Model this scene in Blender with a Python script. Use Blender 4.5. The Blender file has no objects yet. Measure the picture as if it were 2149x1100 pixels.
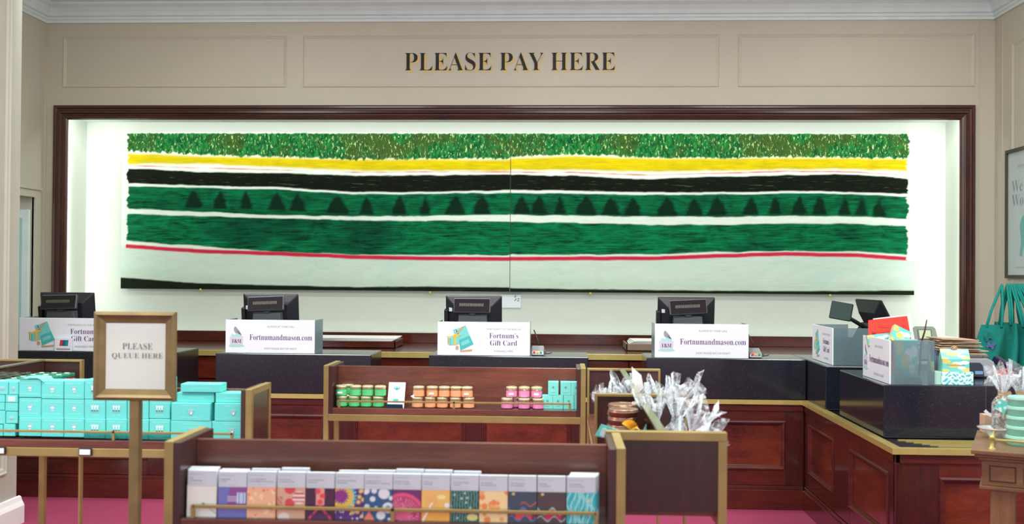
import bpy, bmesh, math, random
import numpy as np
from mathutils import Matrix, Vector, noise
random.seed(7)
SC = bpy.context.scene
COL = SC.collection
PI = math.pi

# ------------------------------------------------------------------ camera, world, lights, exposure
EYE = 1.60
F_PX, W_PX, H_PX = 2149.0, 2149.0, 1100.0
YAW, PITCH, ROLL = 0.04629, 0.0103, 0.0073
def cam_axes():
    cy, sy, cp, sp, cr, sr = math.cos(YAW), math.sin(YAW), math.cos(PITCH), math.sin(PITCH), math.cos(ROLL), math.sin(ROLL)
    fwd = Vector((-sy*cp, cy*cp, sp)); right = Vector((cy, sy, 0)); up = right.cross(fwd)
    return cr*right + sr*up, -sr*right + cr*up, fwd
RIGHT, UP, FWD = cam_axes()
cam_data = bpy.data.cameras.new('camera'); cam = bpy.data.objects.new('camera', cam_data); COL.objects.link(cam)
m3 = Matrix((RIGHT, UP, -FWD)).transposed().to_4x4(); m3.translation = (0, 0, EYE); cam.matrix_world = m3
cam_data.sensor_width = 36; cam_data.lens = 36*F_PX/W_PX; cam_data.clip_start = 0.05; cam_data.clip_end = 100
cam_data.dof.use_dof = True; cam_data.dof.focus_distance = 8.0; cam_data.dof.aperture_fstop = 4.4
SC.camera = cam
SC.view_settings.view_transform = 'Standard'; SC.view_settings.look = 'None'
SC.view_settings.exposure = 0.0; SC.view_settings.gamma = 1.0; SC.view_settings.use_curve_mapping = False
SC.render.use_motion_blur = False
SC.cycles.max_bounces = 8; SC.cycles.transparent_max_bounces = 16; SC.cycles.sample_clamp_indirect = 6
world = bpy.data.worlds.new('world'); SC.world = world; world.use_nodes = True
wb = world.node_tree.nodes['Background']; wb.inputs[0].default_value = (0.90, 0.98, 1.0, 1); wb.inputs[1].default_value = 1.45

def area(name, loc, size, energy, color=(1,1,1), target=None, rot=None, shape='RECTANGLE', spread=None):
    l = bpy.data.lights.new(name, 'AREA'); l.shape = shape; l.size = size[0]; l.size_y = size[1]; l.energy = energy; l.color = color
    if spread: l.spread = spread
    o = bpy.data.objects.new(name, l); COL.objects.link(o); o.location = loc
    if target: o.rotation_euler = (Vector(target)-Vector(loc)).to_track_quat('-Z', 'Y').to_euler()
    if rot: o.rotation_euler = rot
    return o
def spot(name, loc, target, energy, angle, blend=0.6, color=(1,1,1), r=0.06):
    l = bpy.data.lights.new(name, 'SPOT'); l.energy = energy; l.spot_size = math.radians(angle); l.spot_blend = blend; l.color = color; l.shadow_soft_size = r
    o = bpy.data.objects.new(name, l); COL.objects.link(o); o.location = loc
    o.rotation_euler = (Vector(target)-Vector(loc)).to_track_quat('-Z', 'Y').to_euler()
    return o
NX0, NX1, NZ0, NZ1, NYF, NYB = -4.913, 3.841, 1.00, 3.112, 10.0, 10.47      # the lit recess
for (x, e) in ((-3.0, 140), (0.0, 140), (3.0, 140)):
    area('added_ceiling_fill', (x, 3.2, 4.40), (1.6, 1.2), e, (0.95, 1.0, 0.93), rot=(0, 0, 0))  # unseen area lights added as general room fill
for x in (-3.2, 0.2, 3.2):
    area('added_ceiling_fill', (x, 7.4, 4.40), (1.0, 0.5), 46, (0.94, 1.0, 0.93), rot=(0, 0, 0))  # more added fill, unseen, brightening the upper wall
LG = (0.94, 1.0, 0.93)
area('recess_strip_lamp_top', (-0.536, 10.03, NZ1+0.004), (8.6, 0.02), 34, LG, target=(-0.536, 10.25, NZ1-0.35))
area('recess_strip_lamp_left', (NX0-0.010, 10.02, 2.05), (0.02, 2.0), 6.5, LG, target=(NX0+0.10, 10.30, 2.05))
area('recess_strip_lamp_right', (NX1+0.010, 10.02, 2.05), (0.02, 2.0), 6.5, LG, target=(NX1-0.10, 10.30, 2.05))
spot('downlight_left_display', (-1.9, 1.4, 4.35), (-1.95, 3.75, 1.0), 560, 30)
spot('downlight_front_display', (-0.45, 2.2, 4.35), (-0.45, 2.65, 1.0), 154, 34)
spot('downlight_jar_display', (-0.3, 4.0, 4.35), (-0.3, 4.75, 1.0), 242, 40)
spot('downlight_counter_left', (-1.2, 6.2, 4.35), (-1.0, 7.3, 1.0), 286, 60)
spot('downlight_counter_middle', (0.5, 5.6, 4.35), (0.5, 7.3, 0.9), 242, 50)
spot('downlight_bags', (0.45, 3.0, 4.35), (0.4, 3.9, 1.0), 154, 40)
spot('downlight_till', (-3.2, 6.2, 4.35), (-3.0, 7.3, 1.0), 198, 50)
spot('downlight_back_counter', (-0.6, 9.5, 3.0), (-0.6, 9.1, 0.9), 10, 150)

# ------------------------------------------------------------------ pixel to place
def ray(px, py):
    return RIGHT*((px-W_PX/2)/F_PX) - UP*((py-H_PX/2)/F_PX) + FWD
def at(px, py, Y):
    r = ray(px, py); t = Y/r.y; return Vector((r.x*t, Y, EYE+r.z*t))
def atz(px, py, z):
    r = ray(px, py); t = (z-EYE)/r.z; return Vector((r.x*t, r.y*t, z))
def atx(px, py, X):
    r = ray(px, py); t = X/r.x; return Vector((X, r.y*t, EYE+r.z*t))

# ------------------------------------------------------------------ materials
def lin(c):
    return tuple(((v/255)/12.92 if v/255 <= 0.04045 else (((v/255)+0.055)/1.055)**2.4) for v in c)
MATS = {}
def mat(name, rgb=(200,200,200), rough=0.5, metal=0.0, coat=0.0, trans=0.0, ior=1.45, bump=None, vary=None, emit=None, spec=None):
    if name in MATS: return MATS[name]
    m = bpy.data.materials.new(name); m.use_nodes = True; nt = m.node_tree; b = nt.nodes['Principled BSDF']
    c = lin(rgb)
    b.inputs['Base Color'].default_value = (*c, 1); b.inputs['Roughness'].default_value = rough; b.inputs['Metallic'].default_value = metal
    b.inputs['Coat Weight'].default_value = coat; b.inputs['Coat Roughness'].default_value = 0.08
    b.inputs['Transmission Weight'].default_value = trans; b.inputs['IOR'].default_value = ior
    if spec is not None: b.inputs['Specular IOR Level'].default_value = spec
    if emit: b.inputs['Emission Color'].default_value = (*c, 1); b.inputs['Emission Strength'].default_value = emit
    tc = nt.nodes.new('ShaderNodeTexCoord')
    sc, amt = vary if vary else (6.0, 0.04)
    n = nt.nodes.new('ShaderNodeTexNoise'); n.inputs['Scale'].default_value = sc; n.inputs['Detail'].default_value = 4
    nt.links.new(tc.outputs['Object'], n.inputs['Vector'])
    mr = nt.nodes.new('ShaderNodeMapRange'); mr.inputs['To Min'].default_value = 1-amt; mr.inputs['To Max'].default_value = 1+amt
    mr.inputs['From Min'].default_value = 0.25; mr.inputs['From Max'].default_value = 0.75
    nt.links.new(n.outputs['Fac'], mr.inputs['Value'])
    vm = nt.nodes.new('ShaderNodeVectorMath'); vm.operation = 'SCALE'; vm.inputs[0].default_value = c
    nt.links.new(mr.outputs[0], vm.inputs['Scale']); nt.links.new(vm.outputs[0], b.inputs['Base Color'])
    if bump:
        n2 = nt.nodes.new('ShaderNodeTexNoise'); n2.inputs['Scale'].default_value = bump[0]; n2.inputs['Detail'].default_value = 5
        nt.links.new(tc.outputs['Object'], n2.inputs['Vector'])
        bp = nt.nodes.new('ShaderNodeBump'); bp.inputs['Strength'].default_value = bump[1]; bp.inputs['Distance'].default_value = bump[2] if len(bump) > 2 else 0.01
        nt.links.new(n2.outputs['Fac'], bp.inputs['Height']); nt.links.new(bp.outputs[0], b.inputs['Normal'])
    MATS[name] = m; return m
def wood(name, c0, c1, stretch, scale=6.0, rough=0.28, coat=0.35, figure=0.5):
    m = bpy.data.materials.new(name); m.use_nodes = True; nt = m.node_tree; b = nt.nodes['Principled BSDF']
    tc = nt.nodes.new('ShaderNodeTexCoord'); mp = nt.nodes.new('ShaderNodeMapping'); mp.inputs['Scale'].default_value = stretch
    nt.links.new(tc.outputs['Object'], mp.inputs['Vector'])
    n = nt.nodes.new('ShaderNodeTexNoise'); n.inputs['Scale'].default_value = scale; n.inputs['Detail'].default_value = 8; n.inputs['Roughness'].default_value = 0.65; n.inputs['Distortion'].default_value = 0.8
    nt.links.new(mp.outputs[0], n.inputs['Vector'])
    n2 = nt.nodes.new('ShaderNodeTexNoise'); n2.inputs['Scale'].default_value = scale*12; n2.inputs['Detail'].default_value = 3
    nt.links.new(mp.outputs[0], n2.inputs['Vector'])
    n3 = nt.nodes.new('ShaderNodeTexNoise'); n3.inputs['Scale'].default_value = 2.2; n3.inputs['Detail'].default_value = 2
    nt.links.new(tc.outputs['Object'], n3.inputs['Vector'])
    a = nt.nodes.new('ShaderNodeMath'); a.operation = 'MULTIPLY_ADD'; a.inputs[1].default_value = 0.35
    nt.links.new(n2.outputs['Fac'], a.inputs[0]); nt.links.new(n.outputs['Fac'], a.inputs[2])
    a2 = nt.nodes.new('ShaderNodeMath'); a2.operation = 'MULTIPLY_ADD'; a2.inputs[1].default_value = figure
    nt.links.new(n3.outputs['Fac'], a2.inputs[0]); nt.links.new(a.outputs[0], a2.inputs[2])
    r = nt.nodes.new('ShaderNodeValToRGB'); e = r.color_ramp.elements
    mid = 0.5+0.175+figure*0.5
    e[0].position = 0.0; e[1].position = 1.0
    mr = nt.nodes.new('ShaderNodeMapRange'); mr.inputs['From Min'].default_value = mid-0.28; mr.inputs['From Max'].default_value = mid+0.28
    nt.links.new(a2.outputs[0], mr.inputs['Value']); nt.links.new(mr.outputs[0], r.inputs[0])
    e[0].color = (*lin(c0), 1); e[1].color = (*lin(c1), 1)
    nt.links.new(r.outputs[0], b.inputs['Base Color'])
    b.inputs['Roughness'].default_value = rough; b.inputs['Coat Weight'].default_value = coat; b.inputs['Coat Roughness'].default_value = 0.12
    MATS[name] = m; return m
def granite():
    m = mat('granite', (26,31,40), 0.14, 0, coat=0.25, spec=0.6)
    nt = m.node_tree; b = nt.nodes['Principled BSDF']; tc = nt.nodes['Texture Coordinate']
    v = nt.nodes.new('ShaderNodeTexVoronoi'); v.inputs['Scale'].default_value = 230
    nt.links.new(tc.outputs['Object'], v.inputs['Vector'])
    sp = nt.nodes.new('ShaderNodeSeparateColor'); nt.links.new(v.outputs['Color'], sp.inputs[0])
    g = nt.nodes.new('ShaderNodeMath'); g.operation = 'GREATER_THAN'; g.inputs[1].default_value = 0.90; nt.links.new(sp.outputs[0], g.inputs[0])
    l = nt.nodes.new('ShaderNodeMath'); l.operation = 'LESS_THAN'; l.inputs[1].default_value = 0.28; nt.links.new(v.outputs['Distance'], l.inputs[0])
    ml = nt.nodes.new('ShaderNodeMath'); ml.operation = 'MULTIPLY'; nt.links.new(g.outputs[0], ml.inputs[0]); nt.links.new(l.outputs[0], ml.inputs[1])
    mx = nt.nodes.new('ShaderNodeMix'); mx.data_type = 'RGBA'; mx.inputs['A'].default_value = (*lin((26,31,40)), 1); mx.inputs['B'].default_value = (*lin((84,90,100)), 1)
    nt.links.new(ml.outputs[0], mx.inputs['Factor']); nt.links.new(mx.outputs['Result'], b.inputs['Base Color'])
    return m
def vcol(name, rough=0.5, strokes=False, coat=0.0):
    if name in MATS: return MATS[name]
    m = bpy.data.materials.new(name); m.use_nodes = True; nt = m.node_tree; b = nt.nodes['Principled BSDF']
    at_ = nt.nodes.new('ShaderNodeAttribute'); at_.attribute_name = 'Col'
    b.inputs['Roughness'].default_value = rough; b.inputs['Coat Weight'].default_value = coat
    if not strokes:
        nt.links.new(at_.outputs['Color'], b.inputs['Base Color'])
    MATS[name] = m; return m
def painting_mat():
    m = vcol('painted_canvas', 0.8, strokes=True); nt = m.node_tree; b = nt.nodes['Principled BSDF']; b.inputs['Specular IOR Level'].default_value = 0.12
    ca = nt.nodes['Attribute']; ma = nt.nodes.new('ShaderNodeAttribute'); ma.attribute_name = 'Mask'
    ms = nt.nodes.new('ShaderNodeSeparateColor'); nt.links.new(ma.outputs['Color'], ms.inputs[0])
    tc = nt.nodes.new('ShaderNodeTexCoord')
    def nz(scale, detail, stretch, rot=0, dist=0.6):
        mp = nt.nodes.new('ShaderNodeMapping'); mp.inputs['Scale'].default_value = stretch; mp.inputs['Rotation'].default_value = (0, rot, 0)
        nt.links.new(tc.outputs['Object'], mp.inputs['Vector'])
        n = nt.nodes.new('ShaderNodeTexNoise'); n.inputs['Scale'].default_value = scale; n.inputs['Detail'].default_value = detail; n.inputs['Distortion'].default_value = dist; n.inputs['Roughness'].default_value = 0.6
        nt.links.new(mp.outputs[0], n.inputs['Vector']); return n.outputs['Fac']
    def mth(op, a, b_, c_=None):
        n = nt.nodes.new('ShaderNodeMath'); n.operation = op
        for i, v in enumerate((a, b_, c_)):
            if v is None: continue
            if isinstance(v, (int, float)): n.inputs[i].default_value = v
            else: nt.links.new(v, n.inputs[i])
        return n.outputs[0]
    def mrange(v, a, b_, c_, d):
        n = nt.nodes.new('ShaderNodeMapRange'); nt.links.new(v, n.inputs['Value'])
        for k, x in zip(('From Min','From Max','To Min','To Max'), (a, b_, c_, d)): n.inputs[k].default_value = x
        return n.outputs[0]
    def mixc(f, A, B):
        n = nt.nodes.new('ShaderNodeMix'); n.data_type = 'RGBA'
        nt.links.new(f, n.inputs['Factor'])
        for k, v in (('A', A), ('B', B)):
            if isinstance(v, tuple): n.inputs[k].default_value = (*v, 1)
            else: nt.links.new(v, n.inputs[k])
        return n.outputs['Result']
    # long horizontal brush strokes in the bands
    st = nz(9, 8, (0.5, 1, 7)); st2 = nz(3.5, 5, (0.8, 1, 2.0), dist=1.5)
    sv = mth('ADD', mrange(st, 0.35, 0.65, -0.75, 0.85), mrange(st2, 0.35, 0.65, -0.55, 0.6))
    sv = mth('MULTIPLY_ADD', mth('MULTIPLY', sv, ms.outputs[1]), 1.0, 1.0)
    vm = nt.nodes.new('ShaderNodeVectorMath'); vm.operation = 'SCALE'; nt.links.new(ca.outputs['Color'], vm.inputs[0]); nt.links.new(sv, vm.inputs['Scale'])
    col = vm.outputs[0]
    # pale dry-brush flecks in the black band
    fl = mth('MULTIPLY', mrange(nz(16, 8, (0.35, 1, 6)), 0.60, 0.72, 0, 1), ms.outputs[2])
    col = mixc(mth('MULTIPLY', fl, 0.55), col, lin((120,135,105)))
    # leafy dabs in the top band: three greens plus pale gaps
    d1 = nz(24, 5, (1.3, 1, 0.6), 0.7, 0.6); d2 = nz(17, 5, (1.2, 1, 0.6), -0.5, 0.6); d3 = nz(1.8, 3, (1, 1, 1), 0, 1.0)
    g = mixc(mrange(d1, 0.42, 0.60, 0, 1), lin((2,74,36)), lin((34,122,54)))
    g = mixc(mrange(d3, 0.48, 0.62, 0, 0.8), g, lin((60,80,30)))
    g = mixc(mrange(d2, 0.55, 0.66, 0, 0.85), g, lin((24,56,30)))
    pale = mth('MAXIMUM', mrange(nz(34, 5, (1.5, 1, 0.65), 0.6, 0.5), 0.575, 0.63, 0, 0.7), 0.0)
    g = mixc(pale, g, lin((190,212,140)))
    col = mixc(ms.outputs[0], col, g)
    nt.links.new(col, b.inputs['Base Color'])
    bp = nt.nodes.new('ShaderNodeBump'); bp.inputs['Strength'].default_value = 0.2; bp.inputs['Distance'].default_value = 0.003
    nt.links.new(st, bp.inputs['Height']); nt.links.new(bp.outputs[0], b.inputs['Normal'])
    return m
def clear(name, tint, opacity=0.25, rough=0.08, white=0.0):
    m = bpy.data.materials.new(name); m.use_nodes = True; nt = m.node_tree; out = nt.nodes['Material Output']
    b = nt.nodes['Principled BSDF']; b.inputs['Base Color'].default_value = (*lin(tint), 1); b.inputs['Roughness'].default_value = rough
    t = nt.nodes.new('ShaderNodeBsdfTransparent'); t.inputs[0].default_value = (*[min(1, v*0.3+0.7) for v in lin(tint)], 1)
    fr = nt.nodes.new('ShaderNodeFresnel'); fr.inputs[0].default_value = 1.5
    a = nt.nodes.new('ShaderNodeMath'); a.operation = 'ADD'; a.use_clamp = True; a.inputs[1].default_value = opacity; nt.links.new(fr.outputs[0], a.inputs[0])
    if white:
        tc = nt.nodes.new('ShaderNodeTexCoord'); n = nt.nodes.new('ShaderNodeTexNoise'); n.inputs['Scale'].default_value = 38; n.inputs['Detail'].default_value = 3; n.inputs['Distortion'].default_value = 2
        nt.links.new(tc.outputs['Object'], n.inputs['Vector'])
        mr = nt.nodes.new('ShaderNodeMapRange'); mr.inputs['From Min'].default_value = 0.45; mr.inputs['From Max'].default_value = 0.7; mr.inputs['To Max'].default_value = white
        nt.links.new(n.outputs['Fac'], mr.inputs['Value'])
        a2 = nt.nodes.new('ShaderNodeMath'); a2.operation = 'ADD'; a2.use_clamp = True
        nt.links.new(a.outputs[0], a2.inputs[0]); nt.links.new(mr.outputs[0], a2.inputs[1]); a = a2
        bp = nt.nodes.new('ShaderNodeBump'); bp.inputs['Strength'].default_value = 0.8; bp.inputs['Distance'].default_value = 0.01
        nt.links.new(n.outputs['Fac'], bp.inputs['Height']); nt.links.new(bp.outputs[0], b.inputs['Normal'])
    mx = nt.nodes.new('ShaderNodeMixShader'); nt.links.new(a.outputs[0], mx.inputs[0]); nt.links.new(t.outputs[0], mx.inputs[1]); nt.links.new(b.outputs[0], mx.inputs[2])
    nt.links.new(mx.outputs[0], out.inputs[0]); MATS[name] = m; return m

M_WALL = mat('cream_wall_paint', (205,199,182), 0.45, vary=(1.5, 0.02), bump=(60, 0.05, 0.002))
M_NICHE = mat('recess_paint', (208,214,206), 0.6, vary=(2, 0.01))
M_CORN = mat('cornice_plaster', (232,246,248), 0.6)
M_CEIL = mat('ceiling_paint', (240,243,243), 0.8)
M_CARPET = mat('magenta_carpet', (150,52,88), 0.95, vary=(220, 0.25), bump=(300, 0.6, 0.01))
M_MAH = wood('mahogany_counter', (46,15,13), (98,38,24), (1.2, 1.2, 6), 2.2, 0.22, 0.5)
M_MAHV = wood('mahogany_upright_grain', (42,15,14), (76,28,22), (9, 9, 1.0), 2.2, 0.22, 0.5)
M_MAHF = wood('mahogany_figured_panel', (58,20,14), (120,50,26), (1.0, 1.0, 2.6), 3.2, 0.2, 0.5, figure=0.9)
M_FRAME = wood('mahogany_picture_surround', (42,16,13), (80,36,26), (1.0, 1, 8), 3, 0.3, 0.4)
M_FRAMEV = wood('mahogany_picture_surround_upright', (48,18,14), (92,42,30), (8, 8, 1.0), 3, 0.3, 0.4)
M_DISP = wood('display_walnut', (60,30,28), (128,72,54), (0.6, 4, 7), 2.6, 0.3, 0.4)
M_DISPV = wood('display_walnut_upright', (46,28,28), (74,42,40), (8, 8, 0.7), 2.6, 0.32, 0.35)
M_OAK = wood('oak', (84,56,34), (136,98,62), (7, 7, 0.8), 3.0, 0.4, 0.2)
M_OAKH = wood('oak_lengthwise', (84,56,34), (132,94,58), (0.8, 3, 7), 3.0, 0.4, 0.2)
M_BRASS = mat('aged_brass', (164,144,92), 0.42, 0.6, vary=(9, 0.16))
M_BRASSL = mat('polished_brass', (196,178,108), 0.32, 0.45, vary=(20, 0.08))
M_BRONZE = mat('bronze_sign_metal', (122,104,68), 0.5, 0.45, vary=(14, 0.2))
M_GRAN = granite()
M_BLACK = mat('black_plastic', (34,35,41), 0.38)
M_BLACKG = mat('black_gloss', (22,24,28), 0.1, coat=0.5)
M_DGREY = mat('dark_grey_plastic', (84,87,92), 0.38)
M_SILV = mat('silver_plastic', (168,170,174), 0.3, 0.5)
M_WHITE = mat('white_card', (228,236,244), 0.45)
M_PAPER = mat('white_paper', (236,236,236), 0.8)
M_TEAL = mat('teal_card', (120,216,206), 0.5)
M_TEALD = mat('darker_teal_card', (60,160,152), 0.5)
M_TEALB = mat('teal_cloth', (10,138,128), 0.8, vary=(25, 0.12))
M_LETW = mat('pale_lettering', (226,240,236), 0.6)
M_GREY = mat('grey_print', (150,156,164), 0.6)
M_DKGREY = mat('charcoal_print', (70,70,74), 0.6)
M_PURP = mat('purple_lettering', (98,62,118), 0.6)
M_INK = mat('black_lettering', (34,32,32), 0.6)
M_GOLD = mat('gold_lettering_shadow', (232,200,120), 0.5)
M_YEL = mat('yellow_ribbon', (240,190,60), 0.5)
M_TAN = mat('tan_ribbon', (196,160,118), 0.6)
M_RED = mat('red_paper', (226,64,52), 0.7)
M_GLASS = clear('frosted_acrylic', (128,156,164), 0.42, 0.25)
M_CLEAR = clear('clear_glass', (225,235,232), 0.05, 0.03)
M_CELLO = clear('cellophane', (234,240,244), 0.10, 0.12, white=0.6)
M_GOLDFOIL = mat('gold_foil_spot', (206,180,100), 0.35, 0.3)

# ------------------------------------------------------------------ mesh builder
def BOLD(s):
    return ''.join(chr(0x1D400+ord(c)-65) if 'A' <= c <= 'Z' else chr(0x1D41A+ord(c)-97) if 'a' <= c <= 'z' else c for c in s)
TXT = {}
def text_data(s, serif, off):
    k = (s, serif, off)
    if k not in TXT:
        c = bpy.data.curves.new('lettering', 'FONT'); c.body = BOLD(s) if serif else s; c.size = 1; c.offset = off; c.resolution_u = 3
        o = bpy.data.objects.new('lettering', c); COL.objects.link(o)
        me = o.to_mesh(); vs = [v.co.copy() for v in me.vertices]; fs = [tuple(p.vertices) for p in me.polygons]
        o.to_mesh_clear(); bpy.data.objects.remove(o); bpy.data.curves.remove(c)
        xs = [v.x for v in vs]; ys = [v.y for v in vs]; TXT[k] = (vs, fs, min(xs), max(xs), min(ys), max(ys))
    return TXT[k]
def base_of(p):
    v = Vector((0,0,0))
    while p: v = v+Vector(p.location); p = p.parent
    return v
class MB:
    def __init__(s): s.V = []; s.F = []; s.I = []; s.S = []; s.M = Matrix()
    def add(s, vs, fs, m=0, smooth=False):
        n = len(s.V); s.V += [s.M @ Vector(v) for v in vs]
        for f in fs: s.F.append(tuple(i+n for i in f)); s.I.append(m); s.S.append(smooth)
        return s
    def box(s, x0, x1, y0, y1, z0, z1, m=0):
        x0, x1 = min(x0,x1), max(x0,x1); y0, y1 = min(y0,y1), max(y0,y1); z0, z1 = min(z0,z1), max(z0,z1)
        v = [(x,y,z) for z in (z0,z1) for y in (y0,y1) for x in (x0,x1)]
        return s.add(v, [(0,2,3,1),(4,5,7,6),(0,1,5,4),(2,6,7,3),(0,4,6,2),(1,3,7,5)], m)
    def frustum(s, r0, y0, r1, y1, m=0):           # two rectangles (x0,x1,z0,z1) at depths y0,y1
        v = [(x,y,z) for (r,y) in ((r0,y0),(r1,y1)) for (x,z) in ((r[0],r[2]),(r[1],r[2]),(r[1],r[3]),(r[0],r[3]))]
        return s.add(v, [(0,1,2,3),(7,6,5,4),(1,0,4,5),(2,1,5,6),(3,2,6,7),(0,3,7,4)], m)
    def prism(s, pts, y0, y1, m=0):                # xz outline extruded in y
        n = len(pts); v = [(x,y0,z) for x,z in pts]+[(x,y1,z) for x,z in pts]
        a = sum(pts[i][0]*pts[(i+1)%n][1]-pts[(i+1)%n][0]*pts[i][1] for i in range(n))
        f = [tuple(range(n)), tuple(range(2*n-1, n-1, -1))]+[((i+1)%n, i, n+i, n+(i+1)%n) for i in range(n)]
        if a < 0: f = [tuple(reversed(q)) for q in f]
        return s.add(v, f, m)
    def prismx(s, pts, x0, x1, m=0):               # yz outline extruded in x
        M0 = s.M; s.M = s.M @ Matrix(((0,-1,0,0),(1,0,0,0),(0,0,1,0),(0,0,0,1))); s.prism(pts, -x0, -x1, m); s.M = M0; return s
    def prismz(s, pts, z0, z1, m=0):
        M0 = s.M; s.M = s.M @ Matrix(((1,0,0,0),(0,0,1,0),(0,1,0,0),(0,0,0,1))); s.prism(pts[::-1], z0, z1, m); s.M = M0; return s
    def lathe(s, prof, c=(0,0,0), seg=24, m=0, smooth=True, caps=True):
        v = []; n = len(prof)
        for i in range(seg):
            a = 2*PI*i/seg
            v += [(c[0]+r*math.cos(a), c[1]+r*math.sin(a), c[2]+z) for r, z in prof]
        f = [(i*n+j, ((i+1)%seg)*n+j, ((i+1)%seg)*n+j+1, i*n+j+1) for i in range(seg) for j in range(n-1)]
        s.add(v, f, m, smooth)
        if caps:
            s.add([v[i*n] for i in range(seg)], [tuple(reversed(range(seg)))], m)
            s.add([v[i*n+n-1] for i in range(seg)], [tuple(range(seg))], m)
        return s
    def tube(s, path, r, seg=8, m=0):
        P = [Vector(p) for p in path]; v = []
        for i, p in enumerate(P):
            t = (P[min(i+1, len(P)-1)]-P[max(i-1, 0)]).normalized()
            u = t.cross(Vector((0,0,1))); u = u.normalized() if u.length > 1e-3 else Vector((1,0,0)); w = t.cross(u)
            rr = r[i] if isinstance(r, (list, tuple)) else r
            v += [p+rr*(math.cos(2*PI*k/seg)*u+math.sin(2*PI*k/seg)*w) for k in range(seg)]
        f = [(i*seg+k, i*seg+(k+1)%seg, (i+1)*seg+(k+1)%seg, (i+1)*seg+k) for i in range(len(P)-1) for k in range(seg)]
        f += [tuple(reversed(range(seg))), tuple(range((len(P)-1)*seg, len(P)*seg))]
        return s.add(v, f, m, True)
    def bar(s, a, b, w, h, m=0):                   # rectangular bar between two points
        a, b = Vector(a), Vector(b); t = (b-a).normalized(); u = t.cross(Vector((0,0,1)))
        u = u.normalized() if u.length > 1e-3 else Vector((1,0,0)); q = u.cross(t)
        v = [p+su*u*w/2+sq*q*h/2 for p in (a, b) for su, sq in ((-1,-1),(1,-1),(1,1),(-1,1))]
        return s.add(v, [(0,1,2,3),(7,6,5,4),(1,0,4,5),(2,1,5,6),(3,2,6,7),(0,3,7,4)], m)
    def ell(s, x, z, rx, rz, y0, y1, m=0, n=20):
        return s.prism([(x+rx*math.cos(2*PI*i/n), z+rz*math.sin(2*PI*i/n)) for i in range(n)], y0, y1, m)
    def sphere(s, c, r, m=0, seg=12, rings=8, sc=(1,1,1)):
        v = [(c[0]+r*sc[0]*math.sin(PI*j/rings)*math.cos(2*PI*i/seg), c[1]+r*sc[1]*math.sin(PI*j/rings)*math.sin(2*PI*i/seg), c[2]+r*sc[2]*math.cos(PI*j/rings)) for j in range(rings+1) for i in range(seg)]
        return s.add(v, [(j*seg+i, (j+1)*seg+i, (j+1)*seg+(i+1)%seg, j*seg+(i+1)%seg) for j in range(rings) for i in range(seg)], m, True)
    def text(s, t, x0, x1, z0, z1, y, m=0, serif=False, off=0.0):
        vs, fs, a, b, c, d = text_data(t, serif, off)
        return s.add([(x0+(v.x-a)/(b-a)*(x1-x0), y, z0+(v.y-c)/(d-c)*(z1-z0)) for v in vs], fs, m)
    def build(s, name, mats, parent=None, bevel=0.0, seg=2, smooth=False):
        if not isinstance(mats, (list, tuple)): mats = [mats]
        off = base_of(parent)
        me = bpy.data.meshes.new(name); me.from_pydata([tuple(v-off) for v in s.V], [], s.F)
        for m in mats: me.materials.append(m)
        me.polygons.foreach_set('material_index', s.I); me.polygons.foreach_set('use_smooth', [bool(x or smooth) for x in s.S]); me.update()
        o = bpy.data.objects.new(name, me); COL.objects.link(o); o.parent = parent
        if bevel:
            b = o.modifiers.new('bevel', 'BEVEL'); b.width = bevel; b.segments = seg; b.limit_method = 'ANGLE'; b.angle_limit = 0.7
        return o
def grid_panel(name, parent, x0, x1, z0, z1, y, nx, nz, fn, m, fm=None, thick=0.0, M=None, mats2=None):
    """flat painted sheet facing -y; colours come from fn(u, v) per vertex (u right, v up)"""
    xs = np.linspace(x0, x1, nx+1); zs = np.linspace(z0, z1, nz+1)
    X, Z = np.meshgrid(xs, zs); U, V = np.meshgrid(np.linspace(0,1,nx+1), np.linspace(0,1,nz+1))
    co = np.stack([X.ravel(), np.full(X.size, y), Z.ravel()], 1)
    idx = np.arange(X.size).reshape(nz+1, nx+1)
    f = np.stack([idx[:-1,:-1].ravel(), idx[:-1,1:].ravel(), idx[1:,1:].ravel(), idx[1:,:-1].ravel()], 1)
    co = [tuple(c) for c in co]; F = [tuple(int(i) for i in q) for q in f]; nb = len(F)
    if thick:
        n = len(co); co += [(x0,y,z0),(x1,y,z0),(x1,y,z1),(x0,y,z1),(x0,y+thick,z0),(x1,y+thick,z0),(x1,y+thick,z1),(x0,y+thick,z1)]
        F += [(n+7,n+6,n+5,n+4),(n+1,n,n+4,n+5),(n+2,n+1,n+5,n+6),(n+3,n+2,n+6,n+7),(n,n+3,n+7,n+4)]
    off = base_of(parent)
    if M: co = [tuple(M @ Vector(c)) for c in co]
    me = bpy.data.meshes.new(name); me.from_pydata([(c[0]-off.x, c[1]-off.y, c[2]-off.z) for c in co], [], F)
    me.materials.append(m)
    if thick and mats2: me.materials.append(mats2); me.polygons.foreach_set('material_index', [0]*nb+[1]*(len(F)-nb))
    for nm, func in (('Col', fn), ('Mask', fm)):
        if func is None: continue
        C = func(U.ravel(), V.ravel()); a = me.color_attributes.new(nm, 'FLOAT_COLOR', 'POINT')
        full = np.ones((len(co), 4)); full[:C.shape[0], :3] = C
        if thick: full[C.shape[0]:, :3] = C.mean(0)
        a.data.foreach_set('color', full.ravel().astype(np.float32))
    o = bpy.data.objects.new(name, me); COL.objects.link(o); o.parent = parent
    return o
def tag(o, label, cat, group=None, kind=None):
    o['label'] = label; o['category'] = cat
    if group: o['group'] = group
    if kind: o['kind'] = kind
    return o
def thing(name, loc, label, cat, group=None):
    o = bpy.data.objects.new(name, None); COL.objects.link(o); o.location = loc; o.empty_display_size = 0.1
    return tag(o, label, cat, group)
def struct(o):
    o['kind'] = 'structure'; return o
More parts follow.
